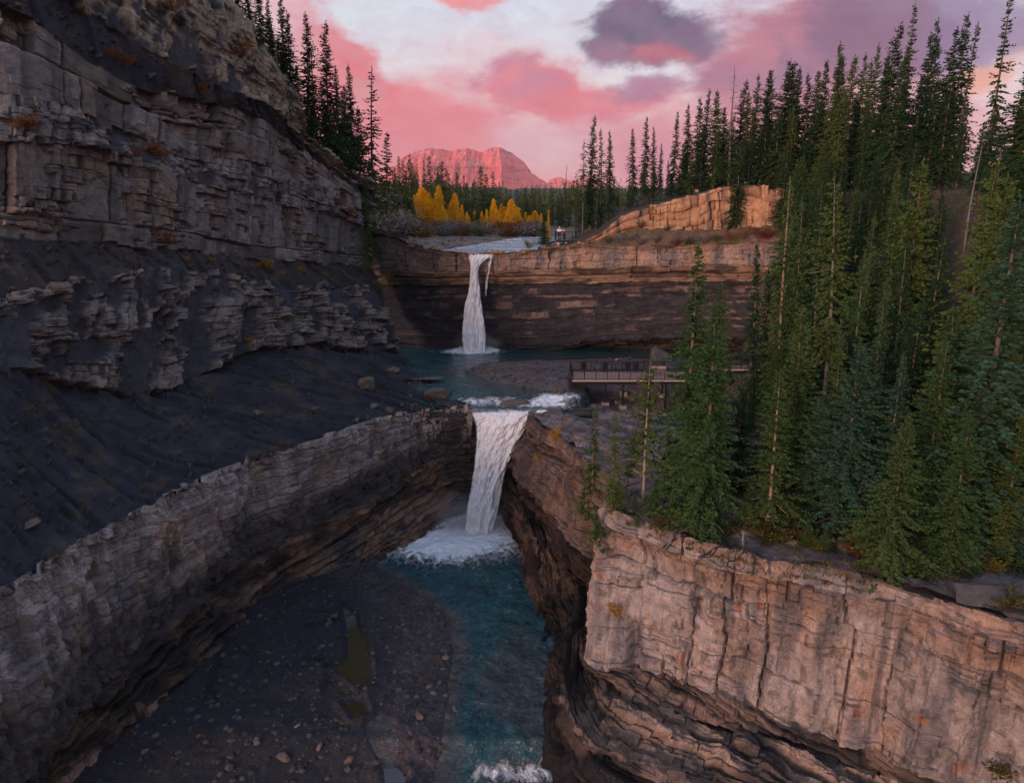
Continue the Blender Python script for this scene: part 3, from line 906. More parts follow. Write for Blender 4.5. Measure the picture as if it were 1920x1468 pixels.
right_bands = [
    ('soil', 34, dict(col=(0.17, 0.122, 0.108), col2=(0.06, 0.05, 0.045), veg=0.4, k=0.55, slab=0.30, nohue=True), 0.0),
    ('face', 34, dict(k=0.6), 1.0),
    ('face', 240, dict(), 1.0),
    ('ledge', 60, dict(dip=0.22, col=(0.15, 0.10, 0.08), dark=0.07, shade=[.8] * 3 + [.5, .4, .5, .8] + [1] * 7), 0.9),  # slot below the corner: its deep shade is painted into these ledge colours
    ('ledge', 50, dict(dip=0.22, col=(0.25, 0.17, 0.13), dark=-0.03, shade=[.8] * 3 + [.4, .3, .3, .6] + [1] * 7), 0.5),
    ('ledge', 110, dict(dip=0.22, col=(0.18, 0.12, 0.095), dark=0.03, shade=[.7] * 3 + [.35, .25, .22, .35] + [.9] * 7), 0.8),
]
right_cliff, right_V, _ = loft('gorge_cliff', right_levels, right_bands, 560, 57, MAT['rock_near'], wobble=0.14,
    hue=[(.34, .30, .29), (.38, .33, .31), (.46, .40, .37), (.48, .42, .39), (.42, .38, .36), (1.0, .97, .95)] + [(1, 1, 1)] * 8)  # wall beside the fall: browner rock, with its shade painted in as well

# wet dark rock behind the lower fall, joining the two sides
fx = [-8.0, -5.0, -2.5, 0.0, 2.5, 5.0, 7.5]
wet_levels = [[np.array([x, 67.6, -18.05]) for x in fx], [np.array([x, 65.3, -18.2]) for x in fx], [np.array([x, 65.6, -21.5]) for x in fx],
              [np.array([x, 66.6, -26.0]) for x in fx], [np.array([x, 66.0, -30.0]) for x in fx]]
loft('gorge_cliff', wet_levels, [('ledge', 12, dict(col=(0.06, 0.045, 0.04), k=0.2), 0.0), ('ledge', 50, dict(col=(0.075, 0.055, 0.045), dark=0.05, k=0.6), 1.0),
     ('ledge', 50, dict(col=(0.075, 0.055, 0.045), dark=0.05, k=0.7), 1.0), ('ledge', 50, dict(col=(0.07, 0.05, 0.04), dark=0.05, k=0.7), 1.0)], 110, 71, MAT['rock'], wobble=0.1)

# ---------------------------------------------------------------- terrace, forested slope and plateau on the right
toe = [np.array(v, float) for v in [(28.5, 90, -19.4), (28, 84, -19.6), (27.5, 78, -19.6), (27, 72, -19.0), (27, 66, -18.4), (27, 60, -18.4), (28, 54.5, -18.4), (29.3, 50, -18.4),
       (31, 46, -18.4), (33, 43, -18.4), (36, 40, -18.4), (40, 36, -18.4), (50, 28, -18.4)]]
top = [np.array(v, float) for v in [(31, 94, 1.8), (31.5, 90.5, 2.0), (32.5, 86, 2.0), (33.2, 81, 2.0), (34.2, 76.5, 2), (35.5, 72, 2), (37, 68, 2), (38.5, 64, 2.2),
       (40.5, 60, 2.5), (43, 55, 2.8), (47, 50, 3), (52, 44, 3), (64, 34, 3)]]
lipT = [p + np.array([0.35 if i < 5 else 0.1, 0.15 if i < 4 else 0.45, 0.06]) for i, p in enumerate(lipR)]
midT = [np.array([a[0] * .5 + b[0] * .5, a[1] * .5 + b[1] * .5, a[2] * .4 + b[2] * .6 - (.9 if i < 4 else .05)]) for i, (a, b) in enumerate(zip(lipT, toe))]
backT = [p + np.array([26, 16, 3.0]) for p in top]
slope_levels = [backT, top, toe, midT, lipT]
slope_bands = [('soil', 30, dict(veg=0.8), 0.0), ('soil', 90, dict(col=(0.075, 0.055, 0.045), veg=0.5, k=1.6), 0.0),
               ('soil', 60, dict(col=(0.07, 0.056, 0.05), veg=0.55, slab=0.10), 0.0), ('soil', 130, dict(col=(0.165, 0.125, 0.115), col2=(0.05, 0.042, 0.034), veg=0.8, k=0.9, slab=0.20), 0.0)]
slope, slope_V, _ = loft('ground', slope_levels, slope_bands, 260, 91, MAT['ground'], wobble=0.1,
    hue=[(1.5, 1.4, 1.4), (1.6, 1.45, 1.4), (1.6, 1.45, 1.4), (1.4, 1.3, 1.25), (1.2, 1.15, 1.1)] + [(1, 1, 1)] * 8)

# ---------------------------------------------------------------- head wall with the upper fall
bx = [690, 740, 785, 870, 930, 1010, 1105, 1180, 1290, 1390, 1478, 1580]
bY = [99, 96, 94.2, 93.4, 93.2, 92.6, 92, 91.5, 90.5, 89, 86, 82]
def BL(pys, dY, bxx=bx):
    return [atY(x, y, Y + (d if not hasattr(d, '__len__') else 0)) for x, y, Y, d in zip(bxx, pys, bY, dY if hasattr(dY, '__len__') else [dY] * 12)]
b0 = BL([438, 442, 462, 474, 474, 468, 450, 402, 370, 347, 362, 380], [0, 0, 0, 0, 0, 0, 0, .5, .6, .6, .5, .5])
b1 = BL([441, 445, 464, 476, 476, 470, 457, 432, 432, 427, 427, 432], [-.1, -.1, -.1, -.1, -.1, -.1, -.1, -.2, -.2, -.2, -.2, -.2])
b2 = BL([445, 449, 466, 478, 478, 473, 463, 463, 462, 456, 456, 458], [-.4, -.4, -.4, -.4, -.4, -.5, -.8, -1.4, -1.6, -1.6, -1.6, -1.6])
b3 = BL([502, 506, 510, 510, 508, 506, 503, 500, 497, 500, 505, 505], [-.2, -.2, -.3, -.3, -.3, -.4, -.6, -1.4, -1.8, -1.8, -1.8, -1.8])
b4 = BL([536, 533, 533, 532, 531, 531, 530, 528, 527, 526, 526, 526], [.6, .6, .8, .8, .8, .9, 1.0, 0.8, .5, .3, .3, .3])
b5 = BL([560, 556, 555, 553, 553, 553, 552, 552, 552, 552, 552, 552], [.6, .6, .6, .5, .5, .4, .2, 0, -.4, -.5, -.5, -.5])
b6 = BL([642, 644, 648, 652, 652, 650, 640, 636, 634, 634, 637, 640], [.4, .4, .3, .2, .2, .0, -.4, -.8, -1.2, -1.2, -1.2, -1.2])
b7 = BL([650, 652, 655, 658, 658, 656, 650, 647, 645, 645, 648, 650], [.6, .6, .4, .3, .3, 1.0, 3.0, 3.4, 3.4, 3.4, 3.4, 3.4])
b8 = [np.array([p[0], p[1], -18.6]) for p in BL([660] * 12, [0, 0, 0, 0, 0, .5, 2.2, 2.4, 2.2, 2, 2, 2])]
bb = [p + np.array([0, 9, -0.75 if i in (2, 3, 4, 5) else 0.25 if i < 6 else 0.8]) for i, p in enumerate(b0)]
back_levels = [bb, b0, b1, b2, b3, b4, b5, b6, b7, b8]
back_bands = [('soil', 12, dict(veg=0.6, k=0.3), 0), ('block', 70, dict(col=(0.36, 0.19, 0.11), col2=(0.42, 0.25, 0.14), amp=0.7, lt=1.6, bw=1.6), 1.0),
              ('soil', 16, dict(col=(0.13, 0.085, 0.06), veg=0.5), 0.1), ('face', 62, dict(col=(0.30, 0.21, 0.17), k=0.75), 1.0),
              ('strata', 60, dict(lt=0.55, amp=0.9, col=(0.27, 0.175, 0.13)), 1.0), ('shale', 26, dict(amp=0.6), 1.0),
              ('shale', 110, dict(amp=0.6), 1.0), ('shale', 10, dict(col2=(0.07, 0.05, 0.045)), 1.0), ('under', 16, dict(col=(0.085, 0.06, 0.05), dark=0.06), 1.0)]
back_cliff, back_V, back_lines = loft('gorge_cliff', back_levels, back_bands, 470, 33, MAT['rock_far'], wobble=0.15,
    hue=[(.24, .30, .36), (.28, .34, .40), (.46, .50, .54), (.72, .70, .68), (.85, .82, .80)] + [(1, 1, 1)] * 7)  # greyer rock at the left corner, plus painted shade of the recess

# ---------------------------------------------------------------- stream beds and water
def zwater(Y):
    z = np.interp(Y, [20, 33.6, 35.2, 36.6, 42, 60, 75], [-31.2, -30.9, -30.5, -29.75, -29.5, -28.7, -28.6])
    return z


def atWater(px, py):
    z = -29.3
    for _ in range(6):
        p = atZ(px, py, z); z = float(zwater(p[1]))
    return p


bankL = np.array([atWater(x, y) for x, y in [(790, 990), (735, 1032), (690, 1052), (770, 1095), (835, 1150), (852, 1220), (845, 1290), (828, 1370), (815, 1468), (790, 1600)]])
by = bankL[:, 1][::-1]; bxx_ = bankL[:, 0][::-1]
ny, nx = 330, 260
Yg, Xg = np.meshgrid(np.linspace(22, 68, ny), np.linspace(-32, 8, nx), indexing='ij')
xb = np.interp(Yg, by, bxx_) + 0.8 * (n2(Yg * 0.5, Yg * 0, 3, 4) - 0.5)
dl = xb - Xg                       # metres into the gravel bar
zb = zwater(Yg) + np.where(dl > 0, 0.12 * dl ** 0.35, 0.5 * dl)
zb = np.clip(zb, zwater(Yg) - 1.6, None)
zb += 0.5 * (n2(Xg * 0.35, Yg * 0.35, 4, 6) - 0.5) * sstep(0, 2, dl) + 0.16 * (n2(Xg * 1.5, Yg * 1.5, 4, 8) - 0.5)
# two hollows that hold standing water and the little backwater outlet
def hollow(pts, depth):
    global zb
    poly = [atZ(x, y, -29.0)[:2] for x, y in pts]
    sd = sdf_poly(Xg, Yg, poly)
    lev = float(np.mean(zwater(Yg[sd > 0]))) + 0.22 if (sd > 0).any() else -29
    zb = np.where(sd > -0.8, zb * (1 - sstep(-0.8, 0, sd)) + (lev - 0.02 + np.clip(-sd, -depth, 0.3)) * sstep(-0.8, 0, sd), zb)
    return lev, poly
h1 = hollow([(640, 1130), (665, 1150), (690, 1200), (697, 1260), (680, 1290), (650, 1265), (615, 1245), (650, 1230), (648, 1180)], 0.3)
h2 = hollow([(700, 1335), (722, 1345), (740, 1390), (765, 1410), (745, 1468), (760, 1540), (715, 1540), (718, 1440), (712, 1380)], 0.25)
h3 = hollow([(640, 1305), (680, 1300), (690, 1325), (660, 1335)], 0.2)
# a low shelf of slaty rock on the left edge of the bar
shelf = sdf_poly(Xg, Yg, [atZ(x, y, -29.2)[:2] for x, y in [(520, 1120), (600, 1090), (645, 1130), (648, 1180), (640, 1235), (600, 1300), (480, 1300), (380, 1330), (420, 1200)]])
stp = np.floor((n2(Xg * 0.5, Yg * 0.5, 3, 77) * 7 + Yg * 0.2) * 1.0) % 4 * 0.12
zb += sstep(-0.4, 0.6, shelf) * (0.10 + stp)
cg = tint(A3(0.040, 0.035, 0.038), 0.55 + 0.9 * fbm(Xg * 1.3, Yg * 1.3, Yg * 0, 4, 21))
peb = hsh(np.floor(Xg * 9), np.floor(Yg * 9), np.zeros_like(Xg), 5)
cg *= (0.75 + 0.5 * peb)[..., None]
cg = mixc(cg, tint(A3(0.13, 0.09, 0.07), np.ones_like(Xg)), 0.5 * sstep(0.86, 0.95, peb))
cg = mixc(cg, tint(A3(0.017, 0.018, 0.023), np.ones_like(Xg)), np.clip(sstep(2, 7, dl + 3 * (n2(Xg * .3, Yg * .3, 3, 9) - .5)) * 0.85 + sstep(-0.2, 0.5, shelf) * 0.5, 0, 0.92))  # dark slaty shelf, and painted shade over the debris away from the river
zb = zb + 0.07 * (n2(Xg * 1.1, Yg * 1.1, 4, 93) - 0.5)
floor_o = tag(link('gorge_floor', np_mesh('gorge_floor', np.stack([Xg, Yg, zb], -1), grid_faces(ny, nx)[:, ::-1], cg), MAT['ground']), kind='structure')
floor_V = np.stack([Xg, Yg, zb], -1)


def fallfoam(X, Y, p, r, stretch=1.0):
    return np.clip(1.25 - np.hypot((X - p[0]) / r, (Y - p[1]) / (r * stretch)), 0, 1)


# lower river
ny, nx = 420, 190
Yw, Xw = np.meshgrid(np.linspace(22, 67.5, ny), np.linspace(-15, 7, nx), indexing='ij')
foot = atWater(893, 985)
zwv = zwater(Yw)
rap = np.exp(-((Yw - 34.9) / 0.8) ** 2) * sstep(-3.0, -1.8, Xw)
ff = np.clip(fallfoam(Xw, Yw, foot, 6.8, 1.05) * 1.0 + fallfoam(Xw, Yw, (foot[0] - 4.4, foot[1] - 1.8), 5.6) * 0.75, 0, 1)
foam = np.clip(ff + 0.58 * rap + 0.16 * sstep(46, 56, Yw), 0, 1)
zwv = zwv + foam * 0.14 * (fbm(Xw * 1.2, Yw * 1.2, Yw * 0, 4, 3) - 0.2) + 0.30 * (fbm(Xw * 1.1, Yw * 0.8, Yw * 0, 4, 5) - 0.5)
xbw = np.interp(Yw, by, bxx_)
shal = (1 - sstep(0.1, 1.6, Xw - xbw + 0.9 * (n2(Xw * .9, Yw * .9, 3, 12) - .5))) * 0.95 * (1 - ff)
shal = np.maximum(shal, 0.6 * sstep(52, 42, Yw) * sstep(0.35, 0.6, n2(Xw * .5, Yw * .25, 4, 13)))
shal = np.maximum(shal, 0.55 * sstep(36, 33, Yw) * (1 - rap))
tag(link('river', np_mesh('river', np.stack([Xw, Yw, zwv], -1), grid_faces(ny, nx)[:, ::-1], None, True, {'foam': foam, 'shallow': shal}), MAT['pool']), kind='structure')

# still pools on the bar
for nm, (lev, poly), c in (('pond', h1, (0.055, 0.040, 0.018)), ('puddle', h2, (0.05, 0.055, 0.065)), ('puddle', h3, (0.055, 0.035, 0.015))):
    cx, cy = np.mean(np.array(poly), 0)
    m, t = new_mat('still_' + nm)
    P = t.n('ShaderNodeNewGeometry').outputs['Position']
    finish(t, t.mix(t.noise(P, 1.2, 4), c, tuple(x * 0.75 for x in c)), 0.05 if nm == 'puddle' else 0.10, t.bump(t.noise(P, 3, 3), 0.05, 0.05), 0.5)
    big = [(cx + (x - cx) * 1.22, cy + (y - cy) * 1.12, lev - 0.11) for x, y in poly]
    me = bpy.data.meshes.new(nm); me.from_pydata(big, [], [tuple(range(len(big)))]); me.update()
    tag(link(nm, me, m), kind='structure')

# basin between the two falls
barp = [atZ(x, y, -16.9)[:2] for x, y in [(868, 690), (905, 676), (1000, 672), (1120, 669), (1260, 668), (1500, 672), (1500, 715), (1260, 722), (1120, 728), (1060, 732), (985, 724), (925, 712)]]
ny, nx = 210, 300
Yg, Xg = np.meshgrid(np.linspace(64.3, 97, ny), np.linspace(-19, 32, nx), indexing='ij')
Yg = np.maximum(Yg, 64.3 + 2.6 * sstep(-3.4, -4.6, Xg) + 1.2 * sstep(-7, -11, Xg))
sd = sdf_poly(Xg, Yg, barp) + 1.2 * (n2(Xg * 0.4, Yg * 0.4, 4, 14) - 0.5)
zu = -17.15 + np.clip(sd * 0.16, -0.9, 0.55) + 0.10 * (n2(Xg * 1.4, Yg * 1.4, 4, 16) - 0.5)
zu -= 0.55 * sstep(69.5, 66, Yg)
zu -= 3.4 * sstep(5.5, 8.5, Xg) * np.clip((80 - Yg) / 11.0, 0, 1) * 0.8 + 1.2 * sstep(66.2, 64.6, Yg) * sstep(2.5, 4, Xg)
cg = tint(A3(0.105, 0.082, 0.082), 0.55 + 0.9 * fbm(Xg * 1.3, Yg * 1.3, Yg * 0, 4, 22))
peb = hsh(np.floor(Xg * 7), np.floor(Yg * 4), np.zeros_like(Xg), 6)
cg *= (0.75 + 0.5 * peb)[..., None]
cg = mixc(cg, tint(A3(0.12, 0.075, 0.04), np.ones_like(Xg)), 0.5 * sstep(0.5, 0.65, n2(Xg * 0.35, Yg * 0.6, 4, 44)))
basin_V = np.stack([Xg, Yg, zu], -1)
tag(link('basin_floor', np_mesh('basin_floor', basin_V, grid_faces(ny, nx)[:, ::-1], cg), MAT['ground']), kind='structure')
footU = atZ(892, 655, -17.1)


def zup(Y, X):
    return -17.12 - 0.55 * sstep(69.6, 66.0, Y + 0.12 * (X - 2))


ny, nx = 230, 230
Yw, Xw = np.meshgrid(np.linspace(64.7, 95, ny), np.linspace(-18, 22, nx), indexing='ij')
Yw = Yw + 0.9 * (n2(Xw * 0.55, Xw * 0, 3, 31) - 0.5) * sstep(67, 64.7, Yw)
Yw = np.maximum(Yw, 64.2 + 2.6 * sstep(-3.6, -4.8, Xw) + 1.2 * sstep(-7, -11, Xw))
zwv = zup(Yw, Xw) - 2.5 * sstep(-0.3, 0.9, Xw - np.interp(Yw, [64.4, 65.2, 66.8, 70, 76, 78], [1.6, 2.6, 5.6, 7.4, 8, 22]) - 1.2 * (n2(Yw * 0.8, Xw * 0.8, 3, 32) - 0.5))
rapid = np.exp(-((Yw - 67.3 + 0.10 * (Xw - 0)) / 1.5) ** 2) * sstep(-6.5, -4.5, Xw) * 0.62 * sstep(7, 4, Xw) + 0.6 * np.exp(-((Yw - 68.6) / 1.3) ** 2) * sstep(1.5, 3.5, Xw) * sstep(7.5, 6, Xw)
rapid = np.maximum(rapid, 0.5 * np.exp(-((Yw - 65.2) / 0.9) ** 2) * sstep(-6, -4.2, Xw) * sstep(4.5, 3, Xw))
ff = np.clip(fallfoam(Xw, Yw, (footU[0] + 0.2, footU[1] - 0.6), 3.9, 0.9) + 0.35 * fallfoam(Xw, Yw, (footU[0] - 3, footU[1] - 1.6), 4.2, 0.5), 0, 1)
foam = np.clip(ff + rapid, 0, 1)
sdw = sdf_poly(Xw, Yw, barp)
shal = sstep(-5.0, -0.4, sdw) * 0.75 * (1 - ff)
zwv = zwv + foam * 0.20 * (fbm(Xw * 1.2, Yw * 1.2, Yw * 0, 4, 3) - 0.35) + 0.04 * (fbm(Xw * 0.8, Yw * 0.6, Yw * 0, 3, 5) - 0.5)
tag(link('pool', np_mesh('pool', np.stack([Xw, Yw, zwv], -1), grid_faces(ny, nx)[:, ::-1], None, True, {'foam': foam, 'shallow': shal}), MAT['stream']), kind='structure')

# upper valley floor, one sheet out to the horizon, and the stream that feeds the upper fall
ry = np.concatenate([np.linspace(93.0, 200, 130), np.geomspace(203, 9000, 90)])
rx = np.linspace(-1, 1, 240)
Yv = np.repeat(ry[:, None], 240, 1)
Xv = rx[None, :] * np.abs(rx[None, :]) ** 0.9 * (24 + (Yv - 93) * 1.3)
_o = np.argsort([p[0] for p in b0])
Yv = np.maximum(Yv, np.interp(Xv, [b0[i][0] for i in _o], [b0[i][1] for i in _o]) + 0.6 + 0.02 * np.arange(len(ry))[:, None])
zl = atY(890, 478, 93.2)[2]
bankb = sstep(0, 3, np.abs(Xv + 3 - 0.02 * (Yv - 93)) - (5.5 + (Yv - 93) * 0.10))
zv = zl - 0.22 + 0.30 * bankb + 0.0065 * (Yv - 93) + 0.7 * sstep(140, 175, Yv) + sstep(250, 1200, Yv) * 0.028 * np.clip(Yv - 250, 0, 2600)
zv += 0.22 * (n2(Xv * 0.25, Yv * 0.12, 4, 71) - 0.5) * bankb
zv += sstep(15, 30, Xv) * 4.5 * sstep(93, 110, Yv) + sstep(-17, -28, Xv) * 8 * sstep(96, 120, Yv)
cv = tint(A3(0.17, 0.115, 0.10), 0.5 + 0.8 * fbm(Xv * 0.9, Yv * 0.5, Yv * 0, 4, 72))
cv = mixc(cv, tint(A3(0.15, 0.115, 0.06), np.ones_like(Xv)), sstep(120, 150, Yv) * 0.6)
cv = mixc(cv, tint(A3(0.03, 0.045, 0.02), np.ones_like(Xv)), np.clip(sstep(170, 230, Yv) + sstep(14, 22, Xv), 0, 1))
valley_V = np.stack([Xv, Yv, zv], -1)
tag(link('ground', np_mesh('ground', valley_V, grid_faces(220, 240)[:, ::-1], cv), MAT['ground']), kind='structure')
ny, nx = 160, 90
Yw = np.repeat(np.linspace(92.9, 150, ny)[:, None], nx, 1)
halfw = np.interp(Yw, [92.9, 94, 100, 120, 150], [1.6, 5.0, 6.6, 5.4, 4.4])
Xw = np.linspace(-1, 1, nx)[None, :] * halfw + np.interp(Yw, [92.9, 96, 110, 150], [-4.1, -3.6, -2.2, 6])
riff = np.clip(0.45 + 0.5 * (n2(Xw * 0.12, Yw * 0.4, 3, 88) - 0.4), 0, 1)
riff = np.maximum(riff, 0.7 * sstep(95.5, 93.5, Yw))
shal = np.full(Xw.shape, 0.5)
zs = zl + 0.04 + 0.0066 * (Yw - 93) + 0.06 * (n2(Xw, Yw, 3, 89) - 0.5)
tag(link('stream', np_mesh('stream', np.stack([Xw, Yw, zs], -1), grid_faces(ny, nx)[:, ::-1], None, True, {'foam': riff, 'shallow': shal}), MAT['stream']), kind='structure')


# ---------------------------------------------------------------- waterfalls
def waterfall(name, left, right, Yr, bulge, seed, label, nr=240, nc=110, frayed=0.5, parent=None):
    tl = np.linspace(0, len(left) - 1, nr)
    Lp = pchip(tl, len(left), np.array(left, float)); Rp = pchip(tl, len(right), np.array(right, float))
    t = np.linspace(0, 1, nr)
    V = np.zeros((nr, nc, 3)); u = np.linspace(0, 1, nc)
    for i in range(nr):
        Y = Yr[0] + (Yr[1] - Yr[0]) * t[i] ** 0.6
        a, b = atY(Lp[i, 0], Lp[i, 1], Y), atY(Rp[i, 0], Rp[i, 1], Y)
        V[i] = a[None, :] * (1 - u[:, None]) + b[None, :] * u[:, None]
    U, T = np.meshgrid(u, t)
    edge = np.clip(1 - np.abs(2 * U - 1), 0, 1)
    prof = np.sqrt(np.clip(1 - (2 * U - 1) ** 2, 0, 1))
    st = fbm(U * 7, T * 5, T * 0, 4, seed) - 0.5
    st2 = fbm(U * 13, T * 17, T * 0, 5, seed + 5) - 0.5
    keep = np.minimum(1, edge * 4)
    V[..., 1] -= bulge * prof * (0.45 + 0.5 * T) + (0.40 * st * bulge + 0.70 * st2) * keep
    V[..., 0] += (fbm(T * 6, U * 2, T * 0, 4, seed + 9) - 0.5) * 0.5 * (0.25 + T)
    dens = sstep(0, 0.34, edge) * 0.85 + 0.12 - frayed * 0.25 * (1 - edge)
    dens = dens * (0.25 + 0.75 * sstep(0, .07, T)) * (1 - sstep(.55, .98, T) if nc < 40 else 1)
    me = np_mesh(name, V, grid_faces(nr, nc)[:, ::-1], None, True,
                 {'across': U * max(1.0, abs(Rp[-1, 0] - Lp[-1, 0]) / 60), 'down': T * 2.0, 'dens': dens})
    o = link(name, me, MAT['fall'], parent)
    if label: tag(o, label, 'waterfall')
    return o


wf1 = waterfall('waterfall', [(872, 475), (881, 500), (877, 540), (868, 592), (864, 660)], [(934, 475), (900, 500), (901, 540), (909, 592), (917, 660)], (93.4, 91.3), 0.9, 5,
                'white upper waterfall dropping from the valley lip into the basin pool')
wf2 = waterfall('waterfall', [(919, 475), (917, 495), (911, 530), (906, 585)], [(926, 475), (921, 495), (914, 530), (908.5, 585)], (93.3, 91.9), 0.25, 8,
                'thin side trickle falling beside the upper waterfall', 90, 20, 1.6)
wf3 = waterfall('waterfall', [(869, 767), (886, 795), (888, 850), (879, 915), (867, 990)], [(1046, 763), (1000, 788), (966, 848), (945, 912), (931, 990)], (65.6, 63.3), 1.5, 12,
                'wide white lower waterfall narrowing as it plunges into the teal plunge pool', 220, 130, 0.5)


def spray(name, centre, rx, ry, h, n, seed, label):
    """flying droplets at the foot of a fall, too many to count"""
    rg = np.random.RandomState(seed)
    a = rg.rand(n) * 2 * np.pi; q = np.sqrt(rg.rand(n))
    x = centre[0] + rx * q * np.cos(a); y = centre[1] + ry * q * np.sin(a)
    z = centre[2] + h * rg.rand(n) ** 2.2 * (1.1 - q)
    s = 0.015 + 0.045 * rg.rand(n) ** 2
    tet = np.array([(1, 1, 1), (-1, -1, 1), (-1, 1, -1), (1, -1, -1)], float)
    V = np.stack([x, y, z], 1)[:, None, :] + tet[None] * s[:, None, None]
    b = np.arange(n)[:, None, None] * 4
    Fc = (b + np.array([(0, 1, 2), (0, 3, 1), (0, 2, 3), (1, 3, 2)])[None]).reshape(-1, 3)
    o = link(name, np_mesh(name, V.reshape(-1, 3), Fc), MAT['foamdrop'])
    tag(o, label, 'spray', kind='stuff')


MAT['foamdrop'] = simple_mat('water_drops', (0.8, 0.81, 0.83), 0.6, 0.05, 4)
spray('spray', (foot[0] - 0.2, foot[1] - 0.4, foot[2]), 4.0, 2.2, 1.5, 4200, 3, 'white spray thrown up at the foot of the lower waterfall')
spray('spray', (footU[0], footU[1] - 0.8, footU[2]), 3.0, 1.5, 1.1, 2400, 4, 'white spray thrown up at the foot of the upper waterfall')

def mist(name, c, rad, dens, label):
    import bmesh
    bm = bmesh.new(); bmesh.ops.create_icosphere(bm, subdivisions=3, radius=1.0)
    me = bpy.data.meshes.new(name); bm.to_mesh(me); bm.free()
    m = bpy.data.materials.new(name + '_vapour'); m.use_nodes = True
    t = NT(m.node_tree)
    co = t.n('ShaderNodeTexCoord').outputs['Object']
    fall = t.mr(t.vm('LENGTH', co, out=1), 0.15, 1.0, 1.0, 0.0, True)
    nn = t.mr(t.noise(co, 2.2, 4, 0.6), 0.35, 0.7)
    v = t.n('ShaderNodeVolumePrincipled'); v.inputs['Color'].default_value = (0.97, 0.96, 0.98, 1)
    t.put(v.inputs['Density'], t.m('MULTIPLY', t.m('MULTIPLY', fall, nn), dens))
    o_ = t.n('ShaderNodeOutputMaterial'); t.put(o_.inputs['Volume'], v.outputs[0])
    o = link(name, me, m); o.location = c; o.scale = rad
    tag(o, label, 'mist', kind='stuff')


mist('mist', (foot[0] - 0.8, foot[1] - 0.8, foot[2] + 0.9), (5.2, 2.8, 3.2), 0.6, 'soft mist hanging at the foot of the lower waterfall')
mist('mist', (footU[0] + 0.3, footU[1] - 0.8, footU[2] + 0.8), (3.8, 2.0, 2.4), 0.6, 'soft mist hanging at the foot of the upper waterfall')

# ---------------------------------------------------------------- where the ground lies
def coarse(V, k):
    V = V[::k, ::k]
    return V.reshape(-1, 3), grid_faces(V.shape[0], V.shape[1])


_vs, _fs, _b = [], [], 0
for V, k in ((left_V, 3), (right_V, 2), (slope_V, 2), (back_V, 2), (floor_V, 2), (basin_V, 2), (valley_V, 2)):
    a, f = coarse(V, k)
    _vs.append(a); _fs.append(f + _b); _b += len(a)
TERR = BVHTree.FromPolygons(np.concatenate(_vs).tolist(), np.concatenate(_fs).tolist())


def gz(x, y, default=-5.0, top=80.0):
    h = TERR.ray_cast(Vector((x, y, top)), Vector((0, 0, -1)))
    return h[0].z if h[0] is not None else default


def seen(px, py):
    """the point of the terrain in that direction, and its normal"""
    h = TERR.ray_cast(Vector((0, 0, 0)), Vector(ray(px, py)).normalized())
    return h[0], h[1]


# ---------------------------------------------------------------- mountain
def build_mountain(name, prof, Y, depth, seed, label, nx=420, nr=200):
    px = np.linspace(prof[0][0], prof[-1][0], nx)
    py = np.interp(px, [p[0] for p in prof], [p[1] for p in prof]) + 3.0 * (n2(px * 0.05, px * 0, 4, seed) - 0.5)
    X = np.array([atY(a, b, Y)[0] for a, b in zip(px, py)]); Z = np.array([atY(a, b, Y)[2] for a, b in zip(px, py)])
    T = np.linspace(-0.35, 1, nr)[:, None]
    H = np.where(T >= 0, (1 - np.clip(T, 0, 1)) ** 1.0, 1 + T * 1.4)
    XX = np.repeat(X[None, :], nr, 0); YY = Y - T * depth
    base = -80.0
    hh = base + (Z[None, :] - base) * H
    s, q = XX / 300.0, hh / 300.0
    rid = 1 - np.abs(2 * fbm(s * 1.6, q * 0.35 + T, s * 0, 6, seed + 1) - 1)
    rid2 = fbm(s * 5, q * 3, s * 0, 5, seed + 2)
    step = np.floor(hh / 70.0 + 1.2 * n2(XX / 600, hh / 300, 4, seed + 3))
    cut = np.where(T > 0.01, (rid - 0.5), 0) * depth * 0.30 + (rid2 - 0.5) * depth * 0.10 * (T > 0.01)
    bed = (hsh(step, step * 0, step * 0, seed) - 0.5) * 60 * (T > 0.03)
    V = np.stack([XX, YY - cut - bed, hh + 18 * (rid2 - 0.5) * (T > 0.01)], -1)
    lay = fbm(s * 0.8, hh / 60.0, s * 0, 5, seed + 5)
    c = tint(A3(0.88, 0.20, 0.17), 0.70 + 0.6 * lay)  # red alpenglow painted into the rock colour
    c = mixc(c, tint(A3(0.30, 0.14, 0.17), np.ones_like(H)), 0.75 * sstep(0.42, 0.15, H + 0.25 * (rid2 - 0.5)))  # purple shade of the mountain foot, painted in
    snow = sstep(0.62, 0.68, fbm(s * 1.1, hh / 26.0, s * 0, 4, seed + 8)) * sstep(0.6, 0.85, H)
    c = mixc(c, tint(A3(0.85, 0.50, 0.45), np.ones_like(H)), snow * 0.3)
    V[..., 1] = V[..., 1]
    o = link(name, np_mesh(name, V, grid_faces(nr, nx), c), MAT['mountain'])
    return tag(o, kind='structure')


def mountain_mat():
    m, t = new_mat('alpenglow_mountain_rock')
    at = t.n('ShaderNodeVertexColor', layer_name='Col').outputs[0]
    P = t.n('ShaderNodeNewGeometry').outputs['Position']
    n = t.noise(t.scale_vec(P, 0.01, 0.01, 0.035), 1.0, 8, 0.7)
    k = t.mr(n, 0.25, 0.75, 0.6, 1.4)
    kk = t.n('ShaderNodeCombineXYZ')
    for i in range(3): t.put(kk.inputs[i], k)
    finish(t, t.mix(1.0, at, kk.outputs[0], 'MULTIPLY'), 1.0, t.bump(n, 0.8, 40), 0.0)
    return m


